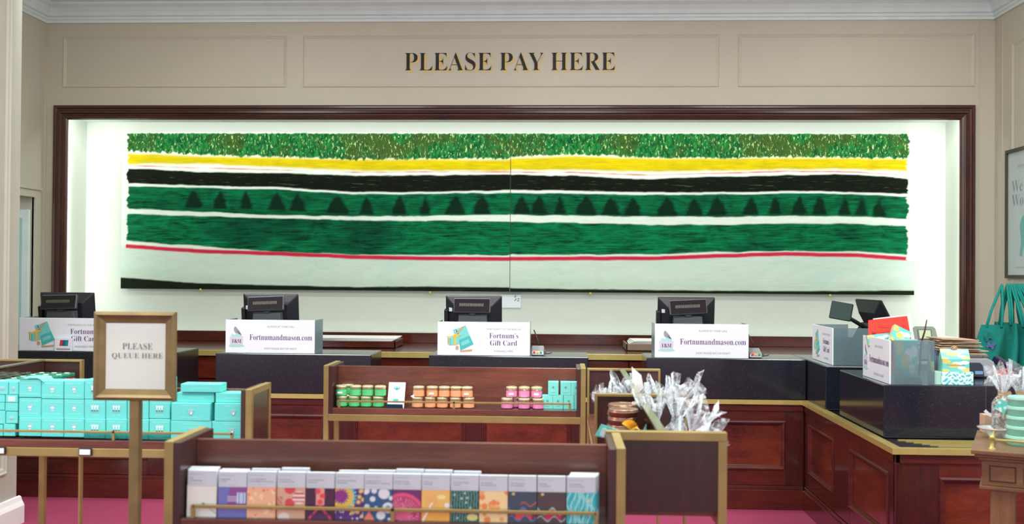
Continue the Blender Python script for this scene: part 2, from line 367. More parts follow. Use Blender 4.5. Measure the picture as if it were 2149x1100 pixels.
def dup(root, loc, label, rotz=None, scale=None, group=None):
    r = root.copy(); COL.objects.link(r); r.location = loc
    if rotz is not None: r.rotation_euler = (0, 0, rotz)
    if scale is not None: r.scale = scale
    r['label'] = label
    if group: r['group'] = group
    for ch in [c for c in bpy.data.objects if c.parent == root]:
        c = ch.copy(); COL.objects.link(c); c.parent = r
        for g in [q for q in bpy.data.objects if q.parent == ch]:
            d = g.copy(); COL.objects.link(d); d.parent = c
    return r
def RZ(a, loc=(0,0,0)): return Matrix.Translation(loc) @ Matrix.Rotation(a, 4, 'Z')
ORD = ['leftmost', 'second', 'third', 'fourth', 'fifth', 'sixth', 'seventh', 'eighth', 'ninth', 'tenth', 'eleventh', 'twelfth', 'thirteenth', 'fourteenth']

# ------------------------------------------------------------------ the room
WXL, WXR, CZ = -5.149, 4.157, 4.62
struct(MB().box(-9, 9, -6, 12, -0.05, 0).build('floor', M_CARPET))
struct(MB().box(-9, 9, -1.0, 11, CZ, CZ+0.08).build('ceiling', M_CEIL))
w = MB(); T = 0.02; e = 0.028
w.box(WXL, NX0-e, 10, 10+T, 0, CZ).box(NX1+e, WXR, 10, 10+T, 0, CZ).box(NX0-e, NX1+e, 10, 10+T, NZ1+e, CZ).box(NX0-e, NX1+e, 10, 10+T, 0, NZ0)
struct(w.build('wall_back', M_WALL))
n_ = MB()
n_.box(NX0-e, NX1+e, NYB, NYB+0.05, NZ0, NZ1+e)
n_.box(NX0-e-0.05, NX0-e, 10+T, NYB+0.05, NZ0, NZ1+e).box(NX1+e, NX1+e+0.05, 10+T, NYB+0.05, NZ0, NZ1+e)
n_.box(NX0-e-0.05, NX1+e+0.05, 10+T, NYB+0.05, NZ1+e, NZ1+e+0.05).box(NX0-e, NX1+e, 10, NYB, NZ0-0.05, NZ0)
struct(n_.build('wall_recess', M_NICHE))
# side walls with the left doorway
dy0, dy1, dz = 9.05, 9.80, 2.30
wl = MB(); wl.box(WXL-0.16, WXL, dy1, 10.14, 0, CZ).box(WXL-0.16, WXL, 6.2, dy0, 0, CZ).box(WXL-0.16, WXL, dy0, dy1, dz, CZ)
struct(wl.build('wall_left', M_WALL))
struct(MB().box(WXR, WXR+0.15, 5.5, 10.14, 0, CZ).build('wall_right', M_WALL))
# door: frame on the left wall, glazed leaf standing open into the passage
M_DGLASS = mat('door_tinted_glass', (150,205,190), 0.12, coat=0.4)
d = MB(); X0 = WXL
d.box(X0-0.02, X0+0.02, dy1, dy1+0.09, 0, dz+0.09).box(X0-0.02, X0+0.02, dy0-0.09, dy0, 0, dz+0.09).box(X0-0.02, X0+0.02, dy0, dy1, dz, dz+0.09)
d.box(X0+0.02, X0+0.035, dy0-0.10, dy1+0.10, dz+0.075, dz+0.10)
door = struct(d.build('door_1', M_WALL, bevel=0.004))
lf = MB(); lf.M = RZ(0, (X0-0.02, dy1-0.02, 0))
lf.box(-0.76, 0, -0.045, 0.0, 0.02, dz-0.12, 0); lf.box(-0.70, -0.06, -0.05, 0.005, 0.2, dz-0.2, 1)
lf.build('door_leaf', [M_CORN, M_DGLASS], door)
MB().box(X0-0.9, X0-0.85, 8.6, 10.3, 0, 3.0).build('passage_lining', mat('passage_paint', (150,196,182), 0.7), door)
# cornice: stepped profile swept along the three walls
prof = [(0,4.06),(0.018,4.06),(0.018,4.085),(0.03,4.095),(0.03,4.115),(0.05,4.125),(0.06,4.16),(0.085,4.20),(0.12,4.225),(0.12,4.245),(0.17,4.25),(0.17,4.27),(0.20,4.30),(0.26,4.335),(0.33,4.35),(0.33,4.38),(0.37,4.39),(0.39,4.43),(0.39,CZ),(0,CZ)]
c = MB()
path = [(WXL, 6.3, 1, 0), (WXL, 10, 1, -1), (WXR, 10, -1, -1), (WXR, 5.5, -1, 0)]
vs = [(px+sx*p, py+sy*p, z) for (px,py,sx,sy) in path for (p, z) in prof]; n = len(prof)
c.add(vs, [(i*n+j, i*n+(j+1)%n, (i+1)*n+(j+1)%n, (i+1)*n+j) for i in range(3) for j in range(n)])
struct(c.build('trim_1', M_CORN))
# raised panel mouldings on the walls
def sweep(mb, x0, x1, z0, z1, y, prof, m=0):
    pts = [(x0,z0,1,1),(x0,z1,1,-1),(x1,z1,-1,-1),(x1,z0,-1,1)]; n = len(prof)
    vs = [(x+sx*p, y-q, z+sz*p) for (x,z,sx,sz) in pts for (p,q) in prof]
    mb.add(vs, [(i*n+j, ((i+1)%4)*n+j, ((i+1)%4)*n+j+1, i*n+j+1) for i in range(4) for j in range(n-1)], m)
def moulding(mb, x0, x1, z0, z1, y, w=0.035, d=0.010):
    sweep(mb, x0, x1, z0, z1, y, [(0,0),(w*.1,d*.7),(w*.3,d),(w*.5,d*.6),(w*.75,d*.45),(w,0)]); return
m = MB()
for a, b in ((133, 602), (637, 1509), (1549, 2046)):
    p0 = at(a, 76, 10); p1 = at(b, 184, 10); moulding(m, p0.x, p1.x, 3.415, 3.93, 10)
struct(m.build('trim_2', M_WALL))
m = MB(); m.M = RZ(-PI/2, (WXR, 0, 0)); moulding(m, -9.62, -7.2, 0.6, 3.75, 0)
m.M = RZ(0); m.box(WXR-0.006, WXR, 9.98-0.16, 9.98-0.15, 0, 4.06); m.box(WXR-0.15, WXR-0.142, 9.994, 10, 0, 4.06)
m.box(WXL+0.0, WXL+0.02, 9.98, 10, 0, 4.06)
struct(m.build('trim_3', M_WALL))
# left pier: return wall near the left edge with moulded panel and skirting
PX, PY = -3.40, 6.30
struct(MB().box(-5.3, PX, 4.4, PY, 0, CZ).build('wall_pier', mat('pier_paint', (188,190,176), 0.45)))
m = MB(); m.M = RZ(PI/2, (PX, 0, 0)); moulding(m, 4.6, PY-0.13, 0.33, 3.9, 0, 0.05, 0.02)
struct(m.build('trim_4', MATS['pier_paint'], bevel=0.004))
b_ = MB(); b_.prism([(PX, 0), (PX+0.035, 0), (PX+0.035, 0.11), (PX+0.028, 0.125), (PX+0.02, 0.14), (PX+0.012, 0.165), (PX, 0.17)], 4.4, PY+0.035)
struct(b_.build('baseboard_left', mat('skirting_paint', (240,240,238), 0.4)))
# mahogany surround of the recess (stepped frame with mitred corners)
FX0, FX1, FZ1, FZ0 = -5.050, 3.966, 3.235, 0.92
prof = [(0,0.0),(0,0.028),(0.012,0.036),(0.026,0.036),(0.034,0.026),(0.050,0.024),(0.058,0.040),(0.078,0.044),(0.088,0.030),(0.100,0.028),(0.108,0.040),(0.130,0.034),(0.142,0.020),(0.142,0.0)]
f = MB(); n = len(prof)
pts = [(FX0, FZ0, 1, 0), (FX0, FZ1, 1, -1), (FX1, FZ1, -1, -1), (FX1, FZ0, -1, 0)]
vs = [(x+sx*p, 10-q, z+sz*p) for (x,z,sx,sz) in pts for (p,q) in prof]
for i in range(3):
    f.add(vs, [(i*n+j, (i+1)*n+j, (i+1)*n+j+1, i*n+j+1) for j in range(n-1)], 1 if i != 1 else 0)
struct(f.build('trim_5', [M_FRAME, M_FRAMEV]))

# wall sign lettering
def px_box(x0, y0, x1, y1, Y):
    a = at((x0+x1)/2, y1, Y).z; b = at((x0+x1)/2, y0, Y).z
    return at(x0, (y0+y1)/2, Y).x, at(x1, (y0+y1)/2, Y).x, a, b
t = thing('wall_sign', (at(1070,130,10).x, 10, at(1070,130,10).z), 'black serif PLEASE PAY HERE letters with gold shadow on the cream wall', 'sign')
x0, x1, z0, z1 = px_box(849, 110, 1291, 148, 9.994)
MB().text('PLEASE PAY HERE', x0+0.016, x1+0.016, z0-0.016, z1-0.016, 9.997, 0, True, -0.004).build('gold_shadow', M_GOLD, t)
MB().text('PLEASE PAY HERE', x0, x1, z0, z1, 9.992, 0, True, -0.013).build('lettering', M_INK, t)

# ------------------------------------------------------------------ the painting: two canvases with painted bands
KX = [260,420,580,740,900,1065,1075,1200,1360,1500,1650,1800,1915]
def row(v, dy=0): return [260+(q+dy)/2.974 for q in v]
BND = {
 'grass_b': row([165,190,205,220,215,215,205,190,205,212,203,210,215]),
 'yel_t': row([180,200,207,220,218,222,212,198,212,214,208,211,218]),
 'yel_b': row([250,252,270,292,292,295,290,288,300,296,283,285,297]),
 'red1': row([260,275,287,303,300,301,303,303,320,310,295,301,325]),
 'blk_t': row([275,300,305,320,320,316,319,322,345,332,317,315,342]),
 'blk_b': row([370,385,395,425,425,416,415,417,430,428,420,425,443]),
 'g1_t': row([390,398,410,438,436,432,433,435,445,440,433,437,462]),
 'g1_b': row([530,550,570,580,575,568,567,575,580,580,577,580,598]),
 'g2_t': row([560,578,590,603,605,610,612,618,630,630,622,625,640]),
 'g2_b': row([728,765,800,815,818,822,815,818,815,800,795,797,820]),
 'red2': row([762,795,810,830,840,845,842,840,840,825,812,820,845]),
 'blk2': row([960,995,1007,1018,1015,1020,1026,1031,1036,1042,1044,1041,1040]),
}
YP = 10.40
def curve_of(name):
    xs = [at(x, y, YP).x for x, y in zip(KX, BND[name])]; zs = [at(x, y, YP).z for x, y in zip(KX, BND[name])]
    return lambda X: np.interp(X, xs, zs)
CV = {k: curve_of(k) for k in BND}
TREES = [(406,1.2),(462,1),(516,.9),(581,1.1),(625,1.1),(709,1.4),(769,1),(838,1),(892,.8),(956,1.3),(1011,1.15),(1095,1.1),(1131,1.1),(1175,.8),(1230,1.4),(1282,1.2),(1329,1.1),(1400,1.3),(1457,1.1),(1505,1.2),(1576,1.1),(1627,.9),(1678,1),(1720,1),(1773,.8),(1808,.9),(1845,.9)]
TRX = [(at(x, 425, YP).x, s) for x, s in TREES]
def fbm(X, Z, sx, sz, seed, oct=3):
    out = np.zeros(len(X)); a = 1.0; tot = 0
    for o in range(oct):
        rng = np.random.RandomState(seed+o); tab = rng.rand(256, 256)
        x = X*sx+37.3+o*5; z = Z*sz+91.7+o*9; xi = np.floor(x).astype(int); zi = np.floor(z).astype(int); fx = x-xi; fz = z-zi
        fx = fx*fx*(3-2*fx); fz = fz*fz*(3-2*fz); g = lambda i, j: tab[i % 256, j % 256]
        out += a*((g(xi,zi)*(1-fx)+g(xi+1,zi)*fx)*(1-fz)+(g(xi,zi+1)*(1-fx)+g(xi+1,zi+1)*fx)*fz); tot += a; a *= 0.5; sx *= 2.1; sz *= 2.1
    return out/tot
def canvas(name, px0, px1, zt, zb, label, seed):
    X0, X1 = px0, px1
    t = thing(name, ((X0+X1)/2, YP, zb), label, 'painting')
    nx = int((X1-X0)/0.0095); nz = int((zt-zb)/0.0075)
    def world(U, V): return X0+U*(X1-X0), zb+V*(zt-zb)
    def fields(U, V):
        X, Z = world(U, V)
        Xg = X
        jit = (fbm(X, Z, 6, 6, 5)-0.5)*0.02; rag = (fbm(X, Z, 40, 10, 11)-0.5)*0.05
        sm = lambda d, w_=0.006: np.clip(d/w_*0.5+0.5, 0, 1)
        def between(a, b, w_=0.006, ja=None, jb=None):
            ja = jit if ja is None else ja; jb = jit if jb is None else jb
            return sm(CV[a](X)+ja-Z, w_)*sm(Z-CV[b](X)-jb, w_)
        Cc = np.tile(np.array(lin((226,240,228))), (len(X), 1)); Mk = np.zeros((len(X), 3)); Mk[:,1] = 0.05
        low = sm(CV['red2'](X)-Z, 0.02); Cc = Cc*(1-low[:,None]) + np.array(lin((206,224,212)))*low[:,None]
        pz = (low*np.clip((fbm(X, Z, 2.5, 9, 3)-0.55)*5, 0, 1)*0.35)[:,None]; Cc = Cc*(1-pz)+np.array(lin((176,222,206)))*pz
        dk = (low*np.clip((CV['blk2'](X)+0.13-Z)/0.1, 0, 1)*0.55)[:,None]; Cc = Cc*(1-dk)+np.array(lin((186,206,188)))*dk
        endm = np.clip(np.minimum(X-XA-0.03-(fbm(X, Z, 3, 28, 8)*0.05), XB-0.03-(fbm(X, Z, 3, 28, 9)*0.07)-X)/0.01, 0, 1)
        def put(k, rgb, mk=None, ends=True):
            nonlocal Cc, Mk
            k = k*(endm if ends else 1); kk = k[:,None]; Cc = Cc*(1-kk)+np.array(lin(rgb))*kk
            if mk is not None: Mk = Mk*(1-kk)+np.array(mk)*kk
        put(sm(CV['yel_t'](X)+jit*0.5-Z, 0.02)*sm(Z-CV['yel_b'](X)-jit, 0.014), (200,180,8), (0, 0.16, 0))
        hl = lambda nm, h: sm(h-np.abs(Z-CV[nm](X)-jit*0.4), 0.006)
        put(hl('red1', 0.006)*np.clip(fbm(X, Z, 5, 5, 23)*2.2-0.45, 0, 1), (208,80,92))
        put(between('blk_t', 'blk_b'), (12,18,8), (0, 0.30, 1))
        put(between('g1_t', 'g1_b'), (2,92,56), (0, 0.62, 0))
        for tx, s in TRX:
            m_ = np.abs(X-tx) < 0.13
            if not m_.any(): continue
            xx = X[m_]; zz = Z[m_]; top = CV['g1_t'](xx)-0.02; h = (top-zz)/0.20
            hc = np.clip(h, 0, 1); wdt = 0.092*s*(0.62*np.sqrt(1-(1-hc)**2)+0.45*hc); k = np.clip((wdt-np.abs(xx-tx)+ (fbm(xx, zz, 26, 26, 31)-0.5)*0.04)/0.035, 0, 1)*np.clip((1.02-h)/0.12, 0, 1)*np.clip((h+.02)/0.03, 0, 1)
            kk = np.zeros(len(X)); kk[m_] = k*0.9; put(kk, (4,26,16), (0, 0.2, 0))
        put(between('g2_t', 'g2_b'), (4,102,62), (0, 0.70, 0))
        dd = between('g2_t', 'g2_b')*np.clip((fbm(X, Z, 1.1, 2.2, 55)-0.5)*4, 0, 0.75); put(dd, (2,58,40))
        put(hl('red2', 0.020), (206,44,72), (0, 0.12, 0), )
        put(sm(CV['blk2'](X)+jit*0.5-Z), (20,28,18), (0, 0.2, 0.25), ends=False)
        gr = sm(Z-CV['grass_b'](X)-rag, 0.008)*endm*sm(zt-0.004-(fbm(X, Z, 50, 3, 44)*0.02)-Z, 0.006)
        put(gr, (30,120,55), (1, 0, 0), ends=False)
        return Cc, Mk
    memo = {}
    def get(U, V):
        if 'r' not in memo: memo['r'] = fields(U, V)
        return memo['r']
    grid_panel('canvas', t, X0, X1, zb, zt, YP, nx, nz, lambda U, V: get(U, V)[0], MP, lambda U, V: get(U, V)[1], thick=0.035, mats2=mat('canvas_edge', (196,200,188), 0.8))
    return t
MP = painting_mat()
XA, XM, XB = at(255, 440, YP).x, at(1071, 440, YP).x, at(1919, 440, YP).x
ZT = at(1070, 278, YP).z
left = canvas('painting', XA, XM-0.003, ZT, at(660, 609, YP).z, 'left canvas of the wide green and yellow banded landscape painting', 1)
right = canvas('painting', XM+0.003, XB, ZT, at(1500, 616, YP).z, 'right canvas of the wide green and yellow banded landscape painting', 2)
for px, py, own in ((422,608,left),(903,614,left),(1239,616,right),(1741,620,right)):
    p = at(px, py, YP+0.02); b = MB(); b.sphere((p.x, YP+0.01, p.z), 0.016, 0); b.box(p.x-0.008, p.x+0.008, YP+0.01, YP+0.05, p.z-0.006, p.z+0.03)
    b.build('support_bracket', M_BRASSL, own)
# gallery label under the join
x0, x1, z0, z1 = px_box(1049, 619, 1093, 646, 10.46)
t = thing('gallery_label', ((x0+x1)/2, 10.46, z0), 'small white gallery label card below the join of the painting', 'label card')
MB().box(x0, x1, 10.45, 10.469, z0, z1).build('card', M_WHITE, t)
b = MB(); w_ = x1-x0; h_ = z1-z0
b.text('F', x0+w_*0.71, x0+w_*0.79, z0+h_*0.76, z0+h_*0.95, 10.448).text('Z', x0+w_*0.83, x0+w_*0.94, z0+h_*0.52, z0+h_*0.74, 10.448).text('/', x0+w_*0.69, x0+w_*0.80, z0+h_*0.54, z0+h_*0.72, 10.448)
b.build('lettering', M_INK, t)

# ------------------------------------------------------------------ back counter against the wall
BY, BZ = 8.80, 0.905
t = thing('back_counter', (-0.5, BY, 0), 'long mahogany back counter with brass edge running under the painting', 'counter')
MB().box(-5.0, 4.0, BY+0.03, 9.99, 0.10, BZ-0.06).build('carcass', M_MAHV, t)
MB().box(-5.0, 4.0, BY-0.0, 9.99, BZ-0.045, BZ).build('worktop', M_MAH, t, bevel=0.004)
MB().box(-5.0, 4.0, BY-0.012, BY+0.0, BZ-0.048, BZ+0.002).build('brass_edge', M_BRASSL, t, bevel=0.002)
MB().box(-5.0, 4.0, 9.94, 9.99, BZ, NZ0+0.005).build('upstand', M_MAH, t, bevel=0.004)
xs = np.linspace(-4.9, 3.9, 17)
for i in range(16):
    for (z0, z1) in ((0.66, 0.85), (0.36, 0.645), (0.12, 0.345)):
        MB().box(xs[i]+0.006, xs[i+1]-0.006, BY+0.008, BY+0.03, z0, z1).build('drawer', M_MAH, t, bevel=0.003)

# ------------------------------------------------------------------ front counter, L shaped
CY, CZT, WX, WY0 = 7.05, 0.742, 1.665, 5.16
t = thing('pay_counter', (0, CY, 0), 'L-shaped mahogany pay counter with moulded panels and brass edging', 'counter')
c = MB(); c.box(-4.2, WX+0.02, CY+0.02, CY+0.62, 0.0, CZT-0.03); c.box(WX+0.0205, 3.4, WY0+0.02, 7.6, 0.0, CZT-0.03)
c.build('carcass', M_MAHV, t)
c = MB(); c.box(-4.2, WX+0.03, CY+0.0125, CY+0.64, CZT-0.03, CZT); c.box(WX+0.0355, 3.4, WY0+0.031, 7.6, CZT-0.03, CZT)
c.build('counter_top', mat('dark_counter_top', (36,26,30), 0.15, coat=0.4), t)
c = MB(); c.prismz([(-4.2,CY-0.016),(WX-0.016,CY-0.016),(WX-0.016,WY0-0.016),(3.4,WY0-0.016),(3.4,WY0+0.03),(WX+0.035,WY0+0.03),(WX+0.035,CY+0.012),(-4.2,CY+0.012)], CZT-0.026, CZT+0.003)
c.build('brass_edge', M_BRASSL, t)
c = MB(); c.box(-4.2, WX, CY-0.0, CY+0.03, CZT-0.075, CZT-0.026); c.box(WX, WX+0.03, WY0, CY, CZT-0.075, CZT-0.026); c.box(WX, 3.4, WY0, WY0+0.03, CZT-0.075, CZT-0.026)
c.build('cornice_rail', M_MAH, t, bevel=0.006)
def plinth(b, L):
    b.box(0, L, -0.004, 0.03, 0, 0.135).box(0, L, 0.004, 0.03, 0.135, 0.16)
def panel_face(L, ws, M):
    """panelled front of length L: returns frame, mouldings, infill builders in local coords"""
    fr = MB(); x = 0; z0, z1 = 0.165, CZT-0.075; zb, zt = 0.27, 0.60
    fr.box(0, L, 0.008, 0.02, z0, zb).box(0, L, 0.008, 0.02, zt, z1)
    for (a, b) in ws:
        mo, inf = MB(), MB(); mo.M = M; inf.M = M
        inf.box(a, b, 0.018, 0.026, zb, zt)
        sweep(mo, a-0.002, b+0.002, zb-0.002, zt+0.002, 0.008, [(0,0),(0.003,0.008),(0.010,0.010),(0.016,0.004),(0.022,0.002),(0.026,-0.008),(0.034,-0.010)])
        o = inf.build('panel', M_MAHF, t); mo.build('panel_moulding', M_MAH, o)
    e = [0]+[v for w_ in ws for v in w_]+[L]
    for i in range(0, len(e), 2): fr.box(e[i], e[i+1], 0.007, 0.02, z0, z1, 1)
    return fr
def face(M, L, ws):
    fr = panel_face(L, ws, M); fr.V = [M @ v for v in fr.V]; fr.build('panel_frame', [M_MAH, M_MAHV], t, bevel=0.002)
    p = MB(); p.M = M; plinth(p, L); p.build('plinth', M_MAH, t, bevel=0.003)
def XL(px): return at(px, 950, CY).x+4.2
face(RZ(0, (-4.2, CY, 0)), WX+4.2, [(0.3, XL(20)-0.1), (XL(25), XL(308)), (XL(372), XL(680)), (XL(742), XL(810)+0.55), (XL(812)+0.66, XL(1198)), (XL(1260), XL(1648))])
face(RZ(-PI/2, (WX, CY, 0)), CY-WY0, [(CY-6.93, CY-6.32), (CY-5.97, CY-5.28)])
face(RZ(0, (WX, WY0, 0)), 3.4-WX, [(0.22, 0.95), (1.1, 1.6)])
MB().box(WX-0.0, WX+0.022, WY0-0.0, WY0+0.022, 0, CZT-0.028).build('corner_post', M_MAHV, t, bevel=0.003)
g = MB()
for i in range(6): g.box(WX+0.10+0.028*(5-i), 2.6, WY0+0.075+i*0.036, WY0+0.09+i*0.036, CZT, CZT+0.004)
g.build('vent_grille', M_BRASSL, t)

# granite till blocks on the counter
GZ = 1.022
def gblock(label, x0, x1, y0, y1, z0=CZT+0.002):
    b = MB().box(x0, x1, y0, y1, z0, GZ).build('granite_till_block', M_GRAN, None, bevel=0.006)
    return tag(b, label, 'counter block', 'granite till blocks on the counter')
GY = CY+0.02
x405 = at(373, 740, GY).x
gblock('speckled black granite till block behind the PLEASE QUEUE HERE sign', -3.92, x405, GY, GY+0.42)
gblock('granite till block second from the left, behind the jar display', at(452,745,GY).x, at(779,745,GY).x, GY, GY+0.42)
gblock('middle granite till block, the one with a gift card board and card reader', at(900,746,GY).x, at(1235,748,GY).x, GY, GY+0.42)
gblock('long granite till block left of the counter corner', at(1357,750,GY).x, 1.685, GY, GY+0.42)
gblock('granite block at the inner corner carrying the angled gift card board', 1.689, 2.95, 6.58, GY+0.42)
gblock('large black granite block on the right wing, above the brass grille', 1.712, 2.245, 5.49, 6.34)

# ------------------------------------------------------------------ acrylic till boards
def board(kind, M, W, H, D, name, label, sides=(1,1)):
    loc = M @ Vector((W/2, 0, 0)); t = thing(name, loc, label, 'sign', 'acrylic sign boards on the tills')
    def B(): b = MB(); b.M = M; return b
    fp = B().box(0, W, 0, 0.008, 0, H).build('front_panel', M_WHITE, t, bevel=0.0015)
    if sides[0]: B().box(0, 0.006, 0.008, D, 0, H).build('acrylic_side', M_GLASS, t)
    if sides[1]: B().box(W-0.006, W, 0.008, D, 0, H).build('acrylic_side', M_GLASS, t)
    y = -0.0012
    a = B()
    if kind == 'gift':
        u = lambda x: (x-285)/937*W
        v = lambda z: (805-z)/340*H
        q = lambda pts: [(u(x), v(z)) for x, z in pts]
        a.prism(q([(440,545),(470,535),(500,590),(455,590)]), y, 0, 0)
        a.prism(q([(470,540),(572,500),(612,605),(505,650)]), y, 0, 0)
        a.prism(q([(505,650),(612,603),(652,690),(518,756)]), y-0.0006, 0, 1)
        a.prism(q([(525,672),(600,640),(614,676),(530,712)]), y-0.001, 0, 0)
        a.prism(q([(388,622),(420,630),(420,705),(388,690)]), y-0.0006, 0, 1).prism(q([(420,630),(508,615),(508,690),(420,705)]), y-0.0006, 0, 0)
        a.prism(q([(455,622),(475,619),(475,700),(455,703)]), y-0.0012, 0, 2).prism(q([(398,624),(408,627),(408,700),(398,695)]), y-0.0012, 0, 2)
        a.prism(q([(372,612),(420,612),(470,590),(525,600),(480,615),(440,622)]), y-0.0014, 0, 2)
        a.prism(q([(465,590),(530,515),(560,505),(480,598)]), y-0.0012, 0, 3)
        a.ell(u(485), v(727), W*0.018, H*0.06, y-0.0012, 0, 3).prism(q([(510,757),(640,742),(636,762),(520,770)]), y-0.0006, 0, 3)
        a.build('gift_picture', [mat('sign_teal', (118,206,202), 0.5), mat('sign_teal_deep', (70,186,184), 0.5), M_YEL, M_TAN], fp)
        LN = [("FORTNUM’S TO THE RESCUE", 785, 1128, 545, 527, 1, False), ('AVAILABLE HERE', 858, 1052, 768, 749, 1, False), ('Fortnum’s', 810, 1105, 628, 575, 0, True), ('Gift Card', 818, 1092, 702, 650, 0, True)]
    else:
        u = lambda x: (x-312)/805*W
        v = lambda z: (688-z)/295*H
        q = lambda pts: [(u(x), v(z)) for x, z in pts]
        a.ell(u(413), v(624), 72/805*W, 11/295*H, y, 0, 0)
        a.prism(q([(350,542),(472,542),(468,618),(356,618)]), y-0.0006, 0, 1)
        a.prism(q([(362,542),(372,516),(395,528),(420,512),(440,526),(458,530),(460,545)]), y-0.0003, 0, 0)
        a.prism(q([(388,466),(396,455),(408,455),(418,470),(438,492),(458,528),(430,518),(402,508),(390,490)]), y-0.001, 0, 2)
        a.prism(q([(410,480),(458,528),(436,518)]), y-0.0014, 0, 3)
        a.build('bird_picture', [mat('sign_aqua', (160,222,218), 0.5), mat('sign_lilac_grey', (206,206,222), 0.5), M_GREY, M_DKGREY], fp)
        a = B(); a.text('F', u(372), u(392), v(600), v(567), y-0.001, 0, True, -0.006).text('&', u(392), u(420), v(600), v(567), y-0.001, 0).text('M', u(420), u(455), v(600), v(567), y-0.001, 0, True, -0.006)
        a.build('monogram', M_INK, fp)
        LN = [('ALWAYS AT YOUR CALL', 688, 935, 460, 443, 1, False), ('SHOP ONLINE DAY OR NIGHT', 665, 958, 655, 638, 1, False), ('Fortnumandmason.com', 530, 1095, 572, 522, 0, True)]
    for (tx, a0, a1, z0_, z1_, mm, sf) in LN:
        a = B(); a.text(tx, u(a0), u(a1), v(z0_), v(z1_), y, 0, sf, -0.008 if sf else 0.0); a.build('lettering', (M_PURP, M_GREY)[mm], fp)
    return t
SY = CY+0.045; SH = 0.232
def brd(kind, x0, x1, label):
    a = at(x0, 740, SY).x; b = at(x1, 740, SY).x
    return board(kind, RZ(0, (a, SY, GZ+0.001)), b-a, SH, 0.25, 'sign_board', label)
brd('gift', 40, 232, 'white gift card board on the left till, half behind the queue sign')
brd('com', 473, 660, 'white web address board with bird picture, left of the jar display')
brd('gift', 918, 1112, 'white gift card board on the middle till')
brd('com', 1374, 1571, 'white web address board with bird picture, nearest the counter corner')
board('gift', RZ(-PI/2, (1.745, 7.15, GZ+0.001)), 0.515, SH+0.005, 0.24, 'sign_board', 'angled white gift card board on the corner till, side on to the view')
board('com', RZ(-PI/2, (1.748, 5.985, GZ+0.001)), 0.475, SH, 0.235, 'sign_board', 'angled web address board with spotted boxes and red forms behind it', sides=(0, 1))

# ------------------------------------------------------------------ till terminals
def terminal(px, ptop, label, Y=7.42):
    p = at(px, ptop, Y); t = thing('till_terminal', (p.x, Y, GZ), label, 'till', 'till screens on the counter')
    x, z = p.x, p.z
    tilt = Matrix.Translation((x, Y, z-0.13)) @ Matrix.Rotation(0.15, 4, 'X')
    b = MB(); b.M = tilt
    b.box(-0.205, 0.205, 0.03, 0.045, -0.15, 0.13)
    b.frustum((-0.13, 0.13, -0.11, 0.06), -0.015, (-0.205, 0.205, -0.15, 0.13), 0.03)
    hs = b.build('screen_housing', M_BLACK, t, bevel=0.008, seg=3)
    b = MB(); b.M = tilt; b.box(-0.185, 0.185, 0.0455, 0.047, -0.13, 0.11); b.build('screen', M_BLACKG, hs)
    b = MB(); b.M = tilt; b.box(-0.215, -0.185, 0.0, 0.06, -0.19, 0.03); b.build('card_swipe', M_BLACK, t, bevel=0.006)
    b = MB(); b.prism([(x-0.115, z-0.35), (x-0.10, z-0.13), (x+0.10, z-0.13), (x+0.115, z-0.35)], Y-0.09, Y-0.02); b.box(x-0.14, x+0.14, Y-0.12, Y+0.14, GZ, GZ+0.03)
    b.prism([(x-0.02, z-0.135), (x-0.035, z-0.10), (x+0.035, z-0.10), (x+0.02, z-0.135)], Y-0.10, Y-0.06)
    b.build('stand', M_DGREY, t, bevel=0.006)
    dm = Matrix.Translation((x-0.002, Y-0.10, z-0.065)) @ Matrix.Rotation(-0.25, 4, 'X') @ Matrix.Rotation(random.uniform(-0.06, 0.04), 4, 'Y')
    b = MB(); b.M = dm; b.box(-0.132, 0.132, -0.012, 0.018, -0.053, 0.053); cd = b.build('customer_display', M_DGREY, t, bevel=0.006)
    b = MB(); b.M = dm; b.box(-0.126, 0.126, -0.0145, -0.0122, -0.047, 0.047, 0)
    for i in range(20): b.box(-0.09+i*0.0088, -0.09+i*0.0088+0.005, -0.016, -0.0146, -0.008, 0.014, 1)
    b.build('display_window', [M_BLACKG, mat('display_segments', (92,92,78), 0.4)], cd)
    b = MB(); b.M = tilt; b.box(-0.178, -0.155, -0.001, 0.018, 0.02, 0.045); b.build('sticker', M_WHITE, hs)
    return t
terminal(139, 615, 'black till terminal at the far left behind the gift card board')
terminal(567, 618, 'black till terminal second from the left, behind the web address board')
terminal(994, 622, 'black till terminal in the middle, left of the gallery label')
terminal(1441, 625, 'black till terminal behind the web address board nearest the counter corner')
# fifth terminal seen from its side
P5 = Vector((2.08, 6.95, GZ)); t = thing('till_terminal', P5, 'black till terminal turned side on, behind the angled gift card board', 'till', 'till screens on the counter')
def B5(): b = MB(); b.M = Matrix.Translation(P5) @ Matrix.Rotation(-1.42, 4, 'Z'); return b
tl = Matrix.Translation((0, 0.02, 0.265)) @ Matrix.Rotation(0.50, 4, 'X')
b = B5(); b.M = b.M @ tl; b.box(-0.19, 0.19, 0.03, 0.045, -0.14, 0.15); b.frustum((-0.12, 0.12, -0.10, 0.08), -0.015, (-0.19, 0.19, -0.14, 0.15), 0.03); b.build('screen_housing', M_BLACK, t, bevel=0.008, seg=3)
b = B5(); b.M = b.M @ tl; b.box(-0.17, 0.17, 0.0455, 0.047, -0.12, 0.13); b.build('screen', M_BLACKG, t)
b = B5(); b.prismx([(-0.16, 0), (0.14, 0), (0.14, 0.03), (0.06, 0.05), (0.05, 0.26), (-0.03, 0.26), (-0.11, 0.12)], -0.09, 0.09); b.build('stand', M_BLACK, t, bevel=0.008)
dm = Matrix.Translation(at(1765, 653, 6.8)) @ Matrix.Rotation(-0.35, 4, 'Z') @ Matrix.Rotation(0.16, 4, 'Y') @ Matrix.Rotation(-0.1, 4, 'X')
